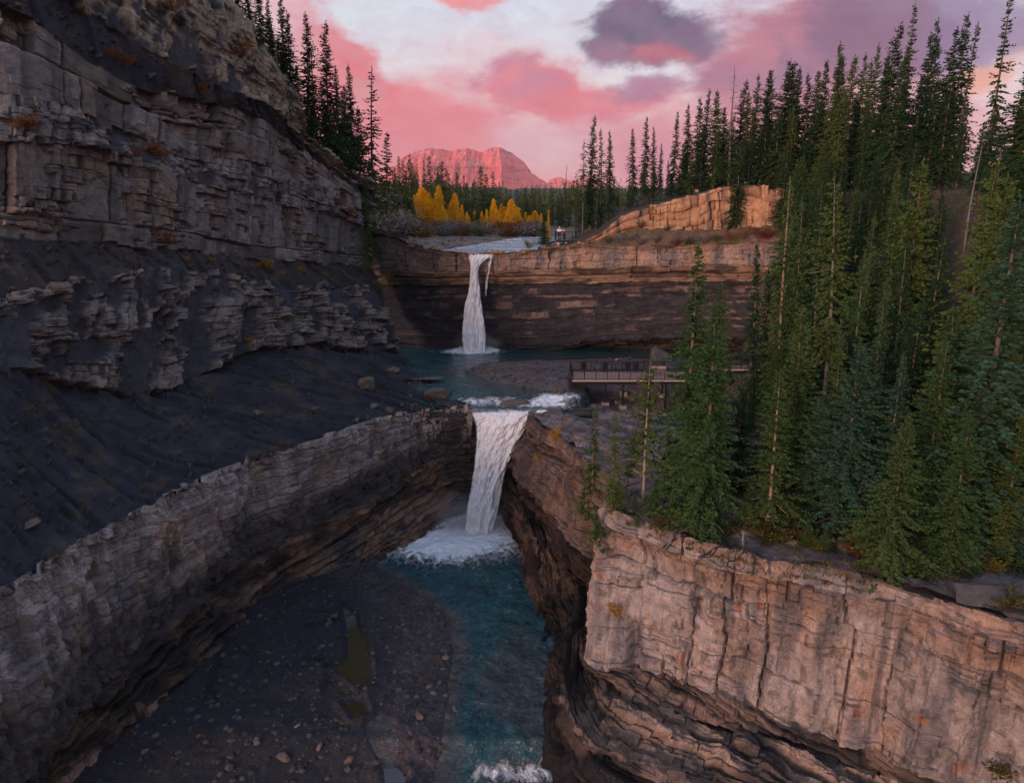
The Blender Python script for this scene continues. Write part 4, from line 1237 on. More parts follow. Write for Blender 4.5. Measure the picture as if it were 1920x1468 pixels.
MAT['mountain'] = mountain_mat()
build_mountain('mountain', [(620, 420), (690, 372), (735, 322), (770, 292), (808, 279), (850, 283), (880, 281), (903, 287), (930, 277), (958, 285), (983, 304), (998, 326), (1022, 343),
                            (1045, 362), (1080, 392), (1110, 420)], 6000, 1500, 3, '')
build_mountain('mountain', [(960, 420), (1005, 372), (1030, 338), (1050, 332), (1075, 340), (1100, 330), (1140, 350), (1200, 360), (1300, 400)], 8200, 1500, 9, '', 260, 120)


# ---------------------------------------------------------------- trees
class Leaves:
    """a mass of small four-cornered sprays"""
    def __init__(s):
        s.p, s.d, s.l, s.w, s.r = [], [], [], [], []

    def put(s, p, d, l, w, roll):
        s.p.append(p); s.d.append(d); s.l.append(l); s.w.append(w); s.r.append(roll)

    def mesh(s, name):
        p = np.concatenate(s.p); d = np.concatenate(s.d); l = np.concatenate(s.l)[:, None]; w = np.concatenate(s.w)[:, None]; r = np.concatenate(s.r)[:, None]
        d = d / (np.linalg.norm(d, axis=1, keepdims=True) + 1e-9)
        up = np.array([[0, 0, 1.0]])
        a = np.cross(d, up); a /= np.linalg.norm(a, axis=1, keepdims=True) + 1e-6
        b = np.cross(a, d)
        sd = a * np.cos(r) + b * np.sin(r)
        V = np.stack([p, p + d * l * 0.45 + sd * w, p + d * l, p + d * l * 0.5 - sd * w], 1).reshape(-1, 3)
        Fq = np.arange(len(V)).reshape(-1, 4)
        return np_mesh(name, V, Fq)


def spruce(seed, H=12.0, r=1.5, start=0.1, per=7, dens=1.0, droop=0.45, gap=0.12, bare=0.0, step=0.24, size=1.0, flare=0.9):
    rg = np.random.RandomState(seed)
    r *= 1.58; size *= 0.95
    L = Leaves()
    tr = MB()
    bend = rg.randn(2) * 0.10
    cx = lambda z: bend[0] * math.sin(z / H * 3.0); cy = lambda z: bend[1] * math.sin(z / H * 2.4 + 1)
    zs = np.linspace(0, H * 0.985, 12)
    r0 = 0.0115 * H
    tr.tube([(cx(z) - cx(0), cy(z) - cy(0), z) for z in zs], [r0 * (1.25 if i == 0 else 1) * (1 - z / H) ** 0.8 + 0.012 for i, z in enumerate(zs)], 6)
    # dead twigs on the bare part of the stem
    for _ in range(int(10 + 26 * bare + 18 * start)):
        z = H * (0.06 + (start + 0.12 + bare) * rg.rand()); az = rg.rand() * 6.283; l = (0.3 + 0.6 * rg.rand()) * r * 0.75
        p = Vector((cx(z), cy(z), z)); q = p + Vector((math.cos(az) * l, math.sin(az) * l, -0.18 * l))
        tr.beam(p, q, 0.022, 0.022)
    z = start * H; pa, pb, pc = rg.rand(3) * 6.28; asym = rg.rand() * 6.28
    while z < H * 0.985:
        zr = (z - start * H) / (H - start * H)
        Lw = r * ((1 - zr) ** flare * 0.96 + 0.05) * (0.55 + 0.45 * min(1, zr / 0.14)) * (0.82 + 0.36 * rg.rand())
        nb = max(4, int(per * (0.75 + 0.5 * rg.rand()) * (1.0 if zr < 0.8 else 0.8)))
        for _ in range(nb):
            if rg.rand() < gap: continue
            az = rg.rand() * 6.283; l = Lw * (0.55 + 0.6 * rg.rand()) * (1 + 0.20 * math.cos(az - asym - zr * 4)) * (0.92 + 0.26 * math.sin(zr * 19 + pa + az) * math.sin(zr * 7 + pb))
            e = -droop * (1 - zr) + 0.55 * zr ** 1.5 + 0.18 * rg.randn()
            k = max(2, int((2.0 + l * 8.0) * dens))
            t = np.linspace(0.10, 1.0, k) + 0.04 * rg.randn(k)
            o = np.array([math.cos(az), math.sin(az), 0.0])
            pos = np.array([cx(z) - cx(0), cy(z) - cy(0), z]) + o * (t * l * math.cos(e))[:, None]
            pos[:, 2] += t * l * math.sin(e) - 0.20 * l * (1 - zr) * t ** 2 + 0.16 * l * np.clip(t - 0.7, 0, 1)
            for sgn in (-1, 1, 0):
                kk = k if sgn else (k + 1) // 2
                idx = slice(None) if sgn else slice(None, None, 2)
                th = az + sgn * (0.65 + 0.5 * rg.rand(kk)) + 0.25 * rg.randn(kk)
                d = np.stack([np.cos(th), np.sin(th), -0.35 - 0.35 * rg.rand(kk) + 0.5 * zr], 1)
                ln = size * (0.20 + 0.20 * rg.rand(kk)) * (1.15 - 0.45 * t[idx]) * (1.0 - 0.40 * zr)
                L.put(pos[idx] + 0.03 * rg.randn(kk, 3), d, ln, ln * (0.20 + 0.12 * rg.rand(kk)), rg.randn(kk) * 0.9)
        z += step * (0.75 + 0.5 * rg.rand()) * (1 - 0.4 * zr)
    # leader
    kk = 10; zt = np.linspace(H * 0.95, H, kk); th = rg.rand(kk) * 6.28
    L.put(np.stack([0 * zt + cx(H) - cx(0), 0 * zt + cy(H) - cy(0), zt], 1), np.stack([np.cos(th) * .5, np.sin(th) * .5, np.ones(kk)], 1), np.full(kk, 0.22), np.full(kk, 0.04), rg.randn(kk))
    return tr.mesh('trunk', True), L.mesh('crown'), H


def snag(seed, H=10.0, nb=60, r=0.9):
    rg = np.random.RandomState(seed); tr = MB(); br = MB()
    zs = np.linspace(0, H, 10)
    tr.tube([(0.10 * math.sin(z), 0.06 * math.cos(z * 0.7), z) for z in zs], [0.11 * (1 - z / H) + 0.02 for z in zs], 6)
    for _ in range(nb):
        z = H * (0.2 + 0.78 * rg.rand()); az = rg.rand() * 6.283; l = r * (1.05 - z / H) * (0.4 + 0.7 * rg.rand()) + 0.15
        p = Vector((0.10 * math.sin(z), 0.06 * math.cos(z * .7), z)); q = p + Vector((math.cos(az) * l, math.sin(az) * l, l * (0.25 * rg.randn() - 0.1)))
        br.beam(p, q, 0.025, 0.025)
    return tr.mesh('trunk', True), br.mesh('branches'), H


def broadleaf(seed, H=9.0, w=1.6, lumps=16, n=210, start=0.12, leaf=0.17, taper=0.7):
    rg = np.random.RandomState(seed); tr = MB(); L = Leaves()
    zs = np.linspace(0, H * 0.9, 7)
    tr.tube([(0.08 * math.sin(z * 1.2), 0.06 * math.cos(z), z) for z in zs], [0.012 * H * (1 - z / H) + 0.015 for z in zs], 6)
    for i in range(lumps):
        q = (i + 0.5) / lumps; z = H * (start + (0.97 - start) * q)
        rr = w * (1 - q) ** taper * (0.5 + 0.5 * min(1, q / 0.2))
        az = rg.rand() * 6.283; ro = rr * 0.5 * rg.rand()
        c = np.array([math.cos(az) * ro, math.sin(az) * ro, z])
        tr.beam((0, 0, max(0.3, z - 0.7 * w)), tuple(c), 0.03, 0.03)
        a = rg.randn(n, 3); a /= np.linalg.norm(a, axis=1, keepdims=True); a *= (rg.rand(n, 1) ** 0.45)
        p = c + a * np.array([rr * 0.75 + 0.15, rr * 0.75 + 0.15, H / lumps * 1.3])
        L.put(p, rg.randn(n, 3), leaf * (0.6 + 0.8 * rg.rand(n)), leaf * 0.4 * (0.6 + 0.8 * rg.rand(n)), rg.randn(n))
    return tr.mesh('trunk', True), L.mesh('crown'), H


def shrub(seed, n=420, stems=9, leaf=0.12, tall=1.0, upright=0.4):
    """unit-sized bush, one metre high"""
    rg = np.random.RandomState(seed); tr = MB(); L = Leaves()
    for i in range(stems):
        az = rg.rand() * 6.283; l = 0.35 + 0.4 * rg.rand()
        tip = (math.cos(az) * l, math.sin(az) * l, tall * (0.55 + 0.45 * rg.rand()))
        tr.beam((0.05 * math.cos(az), 0.05 * math.sin(az), -0.1), tip, 0.02, 0.02)
        m = n // stems; t = rg.rand(m, 1) ** 0.6
        p = np.array(tip) * t + rg.randn(m, 3) * np.array([0.16, 0.16, 0.12])
        p[:, 2] = np.abs(p[:, 2])
        d = rg.randn(m, 3) * 0.7 + np.array([math.cos(az), math.sin(az), upright * 3]) * 0.6
        L.put(p, d, leaf * (0.6 + 0.9 * rg.rand(m)), leaf * 0.33 * (0.6 + 0.8 * rg.rand(m)), rg.randn(m))
    return tr.mesh('stems'), L.mesh('foliage'), tall


PROTO = dict(
    slim=[spruce(1, r=1.25, start=.08, gap=.15), spruce(2, r=1.15, start=.12, gap=.2, droop=.6), spruce(3, r=1.4, start=.06, gap=.1)],
    full=[spruce(4, r=1.9, start=.05, gap=.08, per=8, dens=1.1), spruce(5, r=2.2, start=.07, per=8, dens=1.1, droop=.35), spruce(6, r=1.75, start=.10, gap=.12)],
    bare=[spruce(7, r=1.35, start=.38, gap=.2, bare=.15), spruce(8, r=1.5, start=.30, gap=.22, bare=.2, droop=.6), spruce(9, r=1.2, start=.45, gap=.25, bare=.1)],
    thin=[spruce(10, r=1.05, start=.10, gap=.38, droop=.55, per=6, step=.30), spruce(11, r=1.25, start=.18, gap=.42, droop=.6, per=6, step=.32)],
    pine=[spruce(12, r=2.0, start=.26, gap=.30, per=6, droop=.15, step=.42, size=1.25, flare=.75), spruce(13, r=1.8, start=.34, gap=.34, per=6, droop=.2, step=.45, size=1.25, flare=.7)],
    small=[spruce(14, H=5.0, r=1.15, start=.04, per=8, step=.16, size=.75), spruce(15, H=5.0, r=1.35, start=.03, per=8, step=.16, size=.8, droop=.3)],
)
FARP = [spruce(30 + i, r=1.2 + 0.15 * i, start=.05, per=5, step=.42, dens=.62, size=1.7, gap=.1) for i in range(4)]
DEAD = [snag(40), snag(41, nb=36, r=.7)]
POPLAR = [broadleaf(50, taper=1.0), broadleaf(51, w=1.9, taper=.7), broadleaf(52, w=1.3, taper=1.1), broadleaf(53, w=1.4, taper=.9)]
SHRUB = [shrub(60), shrub(61, 520, 12), shrub(62, 380, 8, .14, .8, .2), shrub(63, 460, 14, .10, 1.2, 1.0)]
rnd = random.Random(5)


def plant(name, proto, loc, height, mat_crown, mat_trunk, label, cat, group=None, wide=1.0, lean=(0, 0), names=('trunk', 'crown'), sink=0.12, fat=1.0):
    tm, cm, H = proto
    s = height / H
    root = empty(name, (loc[0], loc[1], loc[2] - sink * min(1, s)))
    root.scale = (s * wide * fat, s * wide * fat, s)
    root.rotation_euler = (lean[0], lean[1], rnd.random() * 6.283)
    tag(root, label, cat, group)
    for nm, me, mt in ((names[0], tm, mat_trunk), (names[1], cm, mat_crown)):
        o = bpy.data.objects.new(nm, me); COL.objects.link(o); o.parent = root
        if not me.materials: me.materials.append(mt)
        o.material_slots[0].link = 'OBJECT'; o.material_slots[0].material = mt
    return root


def look(kind, mat, h, bark='bark'):
    """what tells one spruce from the next: height, colour and habit"""
    a = 'towering' if h > 17 else 'tall' if h > 12.5 else 'medium high' if h > 8.5 else 'short'
    b = {'needles': 'olive green', 'needles_dark': 'dark green', 'needles_blue': 'blue green', 'needles_far': 'green'}[mat]
    c = {'slim': 'narrow', 'full': 'bushy', 'bare': 'bare stemmed', 'thin': 'open boughed', 'small': 'young', 'pine': 'tufted'}[kind]
    return f'{a} {b} {c} spruce'


def tree_top(px, py, Y, kind, label, group, mat='needles', bark='bark', wide=None, zmin=None, name='spruce_tree', dx=0.0):
    """a tree whose tip was surveyed in that direction at distance Y"""
    p = atY(px, py, Y)
    x, y = p[0] + dx, p[1]
    z = gz(x, y)
    h = p[2] - z
    if h < 2.0: h = 2.0
    pr = PROTO[kind][rnd.randrange(len(PROTO[kind]))] if isinstance(kind, str) else kind
    if isinstance(kind, str) and group: label = look(kind, mat, h, bark) + ' ' + label
    w = wide if wide else min(1.2, max(0.62, (12.0 / h) ** 0.5)) * rnd.uniform(0.78, 1.25)
    return plant(name, pr, (x, y, z), h, MAT[mat], MAT[bark], label, 'tree', group, w, (rnd.gauss(0, .022), rnd.gauss(0, .022)))


def tree_base(px, py, top, kind, label, group=None, mat='needles', bark='bark', wide=1.0, lean=(0, 0), name='spruce_tree'):
    """a tree whose foot was surveyed on the ground"""
    h0, _ = seen(px, py)
    Y = h0.y; d = ray(px, top)
    h = Y * d[2] / d[1] - h0.z
    pr = PROTO[kind][rnd.randrange(len(PROTO[kind]))] if isinstance(kind, str) else kind
    return plant(name, pr, h0, h, MAT[mat], MAT[bark], label, 'tree', group, wide, lean)


# --- spruces on the rim of the terrace, each with its own look
tree_base(1206, 946, 668, PROTO['pine'][0], 'slender pine with bare lower trunk at the terrace corner before the viewing platform', bark='bark_pale', wide=1.02, name='pine_tree')
tree_base(1316, 1004, 560, PROTO['full'][0], 'tall bushy spruce with grey trunk foot above the exposed roots', wide=1.02)
tree_base(1439, 992, 690, PROTO['full'][2], 'medium spruce with pale bare trunk foot behind the dead stump', bark='bark_pale', wide=1.18)
tree_base(1572, 996, 640, PROTO['full'][1], 'broad spruce with heavy spreading lower boughs on the terrace', mat='needles_blue', wide=1.28)
tree_base(1660, 1082, 775, PROTO['full'][1], 'yellowish green spruce leaning over the cliff rim with branches to the ground', wide=1.05)
tree_base(1775, 1066, 770, PROTO['full'][0], 'dense green spruce pair neighbour clothed to the ground near the rim', wide=1.13)
tree_base(1868, 1050, 775, PROTO['slim'][2], 'narrow young spruce with rusty tip on the terrace', wide=1.22)
tree_base(1905, 1056, 955, PROTO['small'][1], 'small flat boughed sapling fir beside the dark rock ledge', mat='needles_blue', wide=1.66)
tree_base(1812, 1010, 368, PROTO['full'][0], 'very tall blue green fir rising above all other terrace trees', mat='needles_blue', wide=1.10)
tree_base(1377, 925, 718, PROTO['full'][2], 'deep green spruce standing back in the shade of the terrace', mat='needles_dark', wide=1.28)
tree_base(1283, 930, 452, PROTO['slim'][1], 'very tall slender spruce standing before the right end of the platform', wide=1.05)
tree_base(1330, 905, 530, PROTO['slim'][0], 'slender spruce close beside the very tall one before the platform', wide=1.05)
tree_base(1172, 935, 800, PROTO['pine'][1], 'small leaning pine with grey stem on the gully edge', wide=0.90, lean=(0, -.10), name='pine_tree')
tree_base(1147, 962, 772, PROTO['thin'][1], 'sparse young spruce hanging over the gully', wide=1.15)
tree_base(1112, 985, 765, PROTO['thin'][0], 'thin dark sapling spruce rooted in the gully wall', wide=1.28)
tree_base(1160, 958, 895, PROTO['small'][0], 'tiny bright green spruce sapling at the gully edge', wide=1.28)
tree_base(1248, 940, 800, PROTO['slim'][1], 'brownish green spruce between the corner pine and the tall bushy spruce', wide=1.15)

SLOPE_L, SLOPE_G = 'on the wooded slope behind the terrace', 'spruces on the wooded slope'
for px, py, Y, k, m, b in [
    (1500, 328, 60, 'thin', 'needles', 'bark_pale'), (1425, 452, 66, 'slim', 'needles_dark', 'bark'), (1468, 400, 64, 'slim', 'needles', 'bark'), (1520, 372, 58, 'slim', 'needles', 'bark'),
    (1592, 330, 54, 'bare', 'needles', 'bark_dead'), (1560, 420, 56, 'bare', 'needles_dark', 'bark_dead'), (1640, 400, 55, 'slim', 'needles', 'bark'), (1620, 470, 50, 'bare', 'needles', 'bark_dead'),
    (1690, 330, 55, 'slim', 'needles', 'bark'), (1735, 300, 54, 'full', 'needles', 'bark'), (1665, 520, 50, 'slim', 'needles_blue', 'bark'), (1725, 560, 47, 'full', 'needles_dark', 'bark'),
    (1760, 430, 50, 'slim', 'needles_dark', 'bark'), (1860, 300, 48, 'bare', 'needles', 'bark'), (1905, 330, 44, 'full', 'needles', 'bark'), (1880, 480, 46, 'full', 'needles_dark', 'bark'),
    (1925, 560, 42, 'full', 'needles', 'bark'), (1480, 560, 62, 'slim', 'needles', 'bark'), (1540, 600, 55, 'slim', 'needles_dark', 'bark'), (1500, 690, 52, 'slim', 'needles_dark', 'bark'),
    (1460, 650, 56, 'slim', 'needles', 'bark'), (1600, 620, 49, 'slim', 'needles_dark', 'bark'), (1650, 660, 46, 'bare', 'needles_dark', 'bark_dead'), (1700, 700, 43, 'slim', 'needles_dark', 'bark'),
    (1790, 620, 44, 'full', 'needles_dark', 'bark'), (1850, 640, 42, 'slim', 'needles_dark', 'bark'), (1415, 700, 60, 'slim', 'needles_dark', 'bark'), 
    (1300, 640, 60, 'thin', 'needles', 'bark'), (1535, 480, 60, 'slim', 'needles_dark', 'bark'), (1580, 520, 60, 'slim', 'needles_dark', 'bark'),
    (1615, 360, 60, 'slim', 'needles_dark', 'bark'), (1550, 340, 66, 'slim', 'needles_dark', 'bark'), (1840, 400, 52, 'slim', 'needles_dark', 'bark'), (1785, 340, 56, 'slim', 'needles_dark', 'bark'),
    (1900, 240, 50, 'slim', 'needles_dark', 'bark'), (1950, 420, 46, 'full', 'needles_dark', 'bark'), (1960, 260, 48, 'slim', 'needles', 'bark'), (1715, 430, 52, 'slim', 'needles_dark', 'bark'),
    (1450, 500, 70, 'slim', 'needles_dark', 'bark'), (1660, 440, 58, 'full', 'needles_dark', 'bark'), (1605, 700, 45, 'full', 'needles_dark', 'bark'), (1545, 740, 48, 'slim', 'needles', 'bark'),
    (1735, 800, 41, 'full', 'needles_dark', 'bark'), (1820, 780, 40, 'full', 'needles_dark', 'bark'), (1900, 720, 39, 'full', 'needles_dark', 'bark'), (1480, 800, 49, 'full', 'needles_dark', 'bark'),
    (1640, 790, 43, 'full', 'needles_dark', 'bark'), (1420, 830, 48, 'small', 'needles', 'bark'), (1300, 790, 52, 'slim', 'needles_dark', 'bark'), (1345, 800, 50, 'slim', 'needles', 'bark'),
    (1530, 640, 64, 'slim', 'needles', 'bark'), (1575, 590, 66, 'slim', 'needles_dark', 'bark'), (1630, 560, 62, 'slim', 'needles_dark', 'bark'), (1685, 600, 56, 'slim', 'needles', 'bark'),
    (1920, 860, 38, 'slim', 'needles_dark', 'bark'), (1255, 760, 58, 'thin', 'needles', 'bark')]:
    tree_top(px, py, Y, k, SLOPE_L, SLOPE_G, m, b)
for px, py, Y in [(1490, 300, 80), (1512, 288, 79), (1535, 305, 77), (1560, 292, 76), (1585, 303, 73), (1612, 296, 72), (1640, 305, 70), (1662, 312, 68), (1506, 342, 76), (1545, 350, 73), (1576, 346, 71), (1606, 352, 68), (1690, 300, 66), (1720, 290, 64)]:
    tree_top(px, py, Y, rnd.choice(['slim', 'full', 'slim']), SLOPE_L, SLOPE_G, rnd.choice(['needles', 'needles_dark']), 'bark', rnd.uniform(.95, 1.3))

for i in range(18):
    j = rnd.uniform(3.0, 10.5); f = rnd.uniform(0.15, 0.95); j0 = int(j)
    a = toe[j0] + (toe[j0 + 1] - toe[j0]) * (j - j0); b = top[j0] + (top[j0 + 1] - top[j0]) * (j - j0)
    c = a + (b - a) * f; z = gz(c[0], c[1]); h = rnd.uniform(9, 14)
    kd = rnd.choice(['slim', 'slim', 'full', 'bare']); mt = rnd.choice(['needles', 'needles_dark', 'needles_dark'])
    plant('spruce_tree', PROTO[kd][rnd.randrange(3)], (c[0], c[1], z), h, MAT[mt], MAT['bark'], look(kd, mt, h) + ' ' + SLOPE_L, 'tree', SLOPE_G, rnd.uniform(.75, 1.0))

SKY_L, SKY_G = 'on the plateau above the orange cliff', 'spruces on the plateau skyline'
for px, py, Y in [(1096, 262, 97), (1112, 214, 98), (1130, 240, 97), (1146, 243, 98), (1120, 300, 96), (1140, 320, 96), (1192, 240, 97), (1214, 218, 98), (1232, 236, 97), (1242, 268, 97), (1266, 207, 97),
                  (1205, 300, 96), (1225, 310, 96), (1255, 300, 96), (1180, 330, 97), (1160, 345, 99)]:
    tree_top(px, py, Y, 'slim' if rnd.random() < .6 else 'thin', 'on the sloping cliff shoulder beyond the upper lookout', 'spruces on the cliff shoulder', 'needles_dark', wide=rnd.uniform(.75, 1.0))
for px, py, Y in [(1296, 193, 96), (1312, 182, 95), (1330, 166, 96), (1350, 168, 95), (1366, 200, 94), (1392, 150, 95), (1405, 170, 94), (1422, 138, 94), (1440, 168, 93), (1455, 128, 92), (1472, 113, 92), (1488, 118, 91),
                  (1502, 124, 91), (1520, 136, 90), (1536, 130, 90), (1552, 112, 88), (1576, 78, 86), (1590, 100, 85), (1604, 104, 84), (1618, 100, 83), (1634, 112, 82), (1650, 82, 80), (1664, 100, 79), (1684, 42, 77),
                  (1704, 80, 76), (1726, 0, 72), (1744, 60, 74), (1768, 34, 72), (1785, 52, 72), (1808, 24, 70), (1830, 40, 68), (1893, -20, 62), (1870, 190, 64), (1915, 165, 60), (1945, 60, 60),
                  (1320, 240, 93), (1345, 235, 92), (1375, 215, 92), (1412, 225, 91), (1433, 215, 91), (1462, 205, 90), (1492, 200, 88), (1524, 205, 87), (1548, 190, 86), (1570, 170, 84), (1600, 180, 82), (1628, 185, 80),
                  (1660, 170, 77), (1696, 160, 74), (1730, 140, 71), (1758, 150, 70), (1790, 140, 68), (1815, 190, 66), (1845, 230, 64), (1280, 260, 95), (1300, 280, 93), (1388, 262, 89), (1480, 262, 86), (1545, 262, 82), (1620, 262, 77), (1710, 245, 70)]:
    sparse = px in (1893, 1830, 1726)
    tree_top(px, py, Y, 'thin' if sparse else ('slim' if rnd.random() < .7 else 'full'), SKY_L, SKY_G, 'needles_dark' if rnd.random() < .7 else 'needles')
tree_top(1381, 122, 92, DEAD[0], 'dead grey snag with bare twigs above the plateau spruces', None, 'bark_dead', 'bark_dead', 1.0, name='dead_tree')
tree_top(1838, 245, 60, DEAD[1], 'leafless thin dead stem beside the skyline spruces', None, 'bark_dead', 'bark_dead', 1.0, name='dead_tree')
for px, py, Y in [(1062, 306, 100), (1082, 318, 99)]:
    tree_top(px, py, Y, DEAD[1], 'leaning dead sapling stem on the lookout shoulder', 'dead saplings by the lookout', 'bark_dark', 'bark_dark', .8, name='dead_tree')

# --- spruces on the crest of the high grey cliff
CR_L, CR_G = 'on the crest of the high grey cliff', 'spruces on the high cliff crest'
crest_np = pchip(np.linspace(0, 8, 200), 9, np.array(crest))
def crest_tree(px, py, k='slim', back=2.0, wide=None, mat='needles_dark'):
    # foot on the crest under that direction
    us = [abs(960 + F_PX * (q[0] - .6 * back) / ((q[1] + back) * CP - q[2] * SP) - px) for q in crest_np]
    q = crest_np[int(np.argmin(us))]
    x, y = q[0] - .6 * back, q[1] + back
    z = gz(x, y); d = ray(px, py); h = max(3.0, y * d[2] / d[1] - z)
    pr = PROTO[k][rnd.randrange(len(PROTO[k]))]
    plant('spruce_tree', pr, (x, y, z), h, MAT[mat], MAT['bark'], look(k, mat, h) + ' ' + CR_L, 'tree', CR_G, wide or rnd.uniform(.85, 1.1), (rnd.gauss(0, .015), rnd.gauss(0, .015)))
for px, py, k, b in [(425, -120, 'full', 1), (448, -90, 'full', 2), (470, -60, 'full', 1.5), (492, -30, 'full', 1.2), (508, -10, 'slim', 2), (545, -8, 'slim', 2), (556, 20, 'slim', 4), (580, 20, 'slim', 1.5), (598, 84, 'thin', 3),
                     (622, 40, 'slim', 1.5), (641, 124, 'slim', 3), (661, 120, 'slim', 1.5), (652, 160, 'full', 4), (612, 150, 'full', 5), (566, 120, 'full', 5), (534, 70, 'full', 5), (674, 200, 'full', 3), (590, 190, 'full', 2), (628, 220, 'full', 1.2), (515, 40, 'full', 4)]:
    crest_tree(px, py, k, b)
crest_tree(702, 124, 'thin', 1.0, .9)
tree_base(690, 500, 330, 'slim', 'slender green spruce rooted at the foot of the cliff corner', None, 'needles')
tree_base(683, 520, 420, 'thin', 'thin small spruce leaning at the cliff corner ledge', None, 'needles')
tree_base(522, 372, 338, 'small', 'tiny spruce on the ledge of the high grey cliff', None, 'needles_dark')

# --- valley trees beyond the upper fall
VL, VG = 'far spruce in the forest edge behind the river flat', 'far forest edge spruces'
for px, py, Y in [(720, 246, 130), (748, 292, 160), (757, 300, 170), (765, 288, 165), (735, 320, 140), (783, 305, 190), (806, 290, 175), (823, 300, 180), (838, 312, 185), (716, 330, 128), (772, 340, 180), (792, 345, 195),
                  (858, 322, 200), (872, 328, 210), (886, 335, 205), (905, 310, 190), (912, 325, 200), (926, 320, 195), (938, 340, 210), (952, 350, 220), (968, 352, 230), (985, 350, 235), (846, 345, 215), (818, 350, 200),
                  (1000, 358, 240), (1015, 362, 245), (1035, 360, 235), (1050, 364, 225), (1068, 366, 215), (730, 360, 125), (712, 370, 118), (745, 365, 140), (760, 370, 150), (776, 372, 160), (1088, 360, 150), (1100, 372, 140)]:
    tree_top(px, py, Y, FARP[rnd.randrange(4)], VL, VG, 'needles_far', 'bark', rnd.uniform(.8, 1.2))
for i in range(44):
    px = rnd.uniform(700, 1110); Y = rnd.uniform(205, 330)
    x = (px - 960) / F_PX * Y; z = gz(x, Y); h = rnd.uniform(8, 13)
    plant('spruce_tree', FARP[rnd.randrange(4)], (x, Y, z), h, MAT['needles_far'], MAT['bark'], VL, 'tree', VG, rnd.uniform(.8, 1.25))
for px, py, Y, lab in [(1020, 415, 118, 'small dark spruce beside the orange leaved sapling near the lookout'), (893, 380, 172, 'green young spruce between the two clumps of yellow trees'), (735, 395, 112, 'low green spruce at the river flat margin below the forest')]:
    tree_top(px, py, Y, 'small', lab, None, 'needles')

YL, YG = 'yellow autumn poplar on the river flat before the far spruces', 'yellow poplars on the river flat'
for px, py, Y, w in [(792, 352, 170, 1.35), (803, 362, 174, 1.2), (815, 372, 172, .9), (823, 348, 178, .7), (830, 385, 168, .9), (850, 363, 176, .8), (858, 396, 170, .7), (780, 400, 165, .9), (902, 396, 172, .8), (925, 374, 172, 1.0), (945, 388, 176, .8),
                     (960, 374, 172, 1.1), (951, 395, 168, .9), (985, 398, 176, 1.1), (1004, 395, 176, 1.2), (972, 392, 174, 1.0), (993, 404, 170, 1.0), (810, 385, 168, 1.0), (790, 395, 166, 1.0), (877, 398, 170, .7), (838, 402, 166, .7), (866, 384, 174, .7), (888, 392, 172, .7), (938, 382, 175, .7), (1013, 400, 172, .8), (912, 392, 170, .7), (846, 378, 176, .7)]:
    tree_top(px, py, Y, POPLAR[rnd.randrange(4)], YL, YG, 'yellow', 'bark_pale', w * 2.2, name='poplar_tree')
tree_top(1028, 393, 120, POPLAR[2], 'small orange leaved poplar sapling next to the lookout spruce', None, 'yellow', 'bark_pale', .8, name='poplar_tree')
for px, py, Y, w in [(870, 415, 166, 1.0), (910, 415, 166, 1.1), (890, 412, 169, 1.0), (935, 412, 167, .9), (800, 410, 166, 1.0)]:
    tree_top(px, py, Y, POPLAR[rnd.randrange(4)], 'olive green leafy sapling among the yellow poplars', 'olive saplings among the poplars', 'olive', 'bark', w, name='poplar_tree')


def far_forest():
    """the forest beyond the edge, one mass up the valley"""
    rg = np.random.RandomState(8); L = Leaves()
    for i in range(900):
        Y = 300 + 900 * rg.rand() ** 1.3; X = (rg.rand() * 2 - 1) * (30 + Y * 0.55)
        z = gz(X, Y); h = 9 + 7 * rg.rand(); k = 26
        t = np.linspace(0.08, 1, k); th = rg.rand(k) * 6.283; r = h * 0.13 * (1.05 - t)
        p = np.stack([X + 0 * t, Y + 0 * t, z + h * t], 1)
        L.put(p, np.stack([np.cos(th), np.sin(th), -0.5 + t], 1), r * 2.0 + .3, r * .9 + .15, rg.randn(k))
    return L.mesh('forest')


tag(link('forest', far_forest(), MAT['needles_far']), 'distant spruce forest filling the valley below the mountain', 'forest', kind='stuff')

# ---------------------------------------------------------------- shrubs
def bush(px, py, h, mat, label, group=None, wide=1.0, k=None):
    p, n = seen(px, py)
    if p is None: return
    return plant('shrub', SHRUB[k if k is not None else rnd.randrange(4)], p, h, MAT[mat], MAT['bark'], label, 'shrub', group, wide, names=('stems', 'foliage'), sink=.1)


for px, py, h in [(222, 118, .9), (205, 108, .7), (235, 125, .7), (50, 245, .9), (30, 240, .6), (290, 292, 1.0), (305, 300, 1.0), (278, 285, .7), (440, 102, 1.1), (380, 175, .7), (395, 195, .6), (310, 452, .8), (255, 292, .6), (325, 20, .9), (655, 400, .7), (640, 385, .8), (300, 20, .8), (610, 360, .7)]:
    bush(px, py, h * 1.2, 'rust', 'rust orange bush on a ledge of the high grey cliff', 'rust bushes on the high cliff', 1.3)
for px, py, h in [(505, 503, .9), (485, 500, .6), (350, 490, .6), (470, 640, .5), (565, 510, .6), (612, 520, .6), (530, 515, .5), (400, 492, .5)]:
    bush(px, py, h, 'goldshrub', 'small yellow bush on the dark scree ledge', 'yellow bushes on the scree ledge', 1.0)
bush(728, 530, 1.5, 'goldshrub', 'yellow leaved bush at the cliff corner by the head wall', None, 1.0)
bush(712, 545, 1.3, 'olive', 'dull green bush below the cliff corner spruce', None, 1.2)
bush(1040, 828, 1.5, 'goldshrub', 'bright yellow bush on the rock rim right beside the lower waterfall', None, .8, 3)
bush(1012, 862, .6, 'goldshrub', 'little yellow tuft on the wall below the bright yellow bush', None, 1.2)
bush(1157, 1150, .8, 'goldshrub', 'yellow tuft clinging to the sandstone wall below the terrace corner', None, .8)
bush(993, 468, 1.6, 'olive', 'rounded brown olive bush on the lip beside the upper stream', None, 1.1)
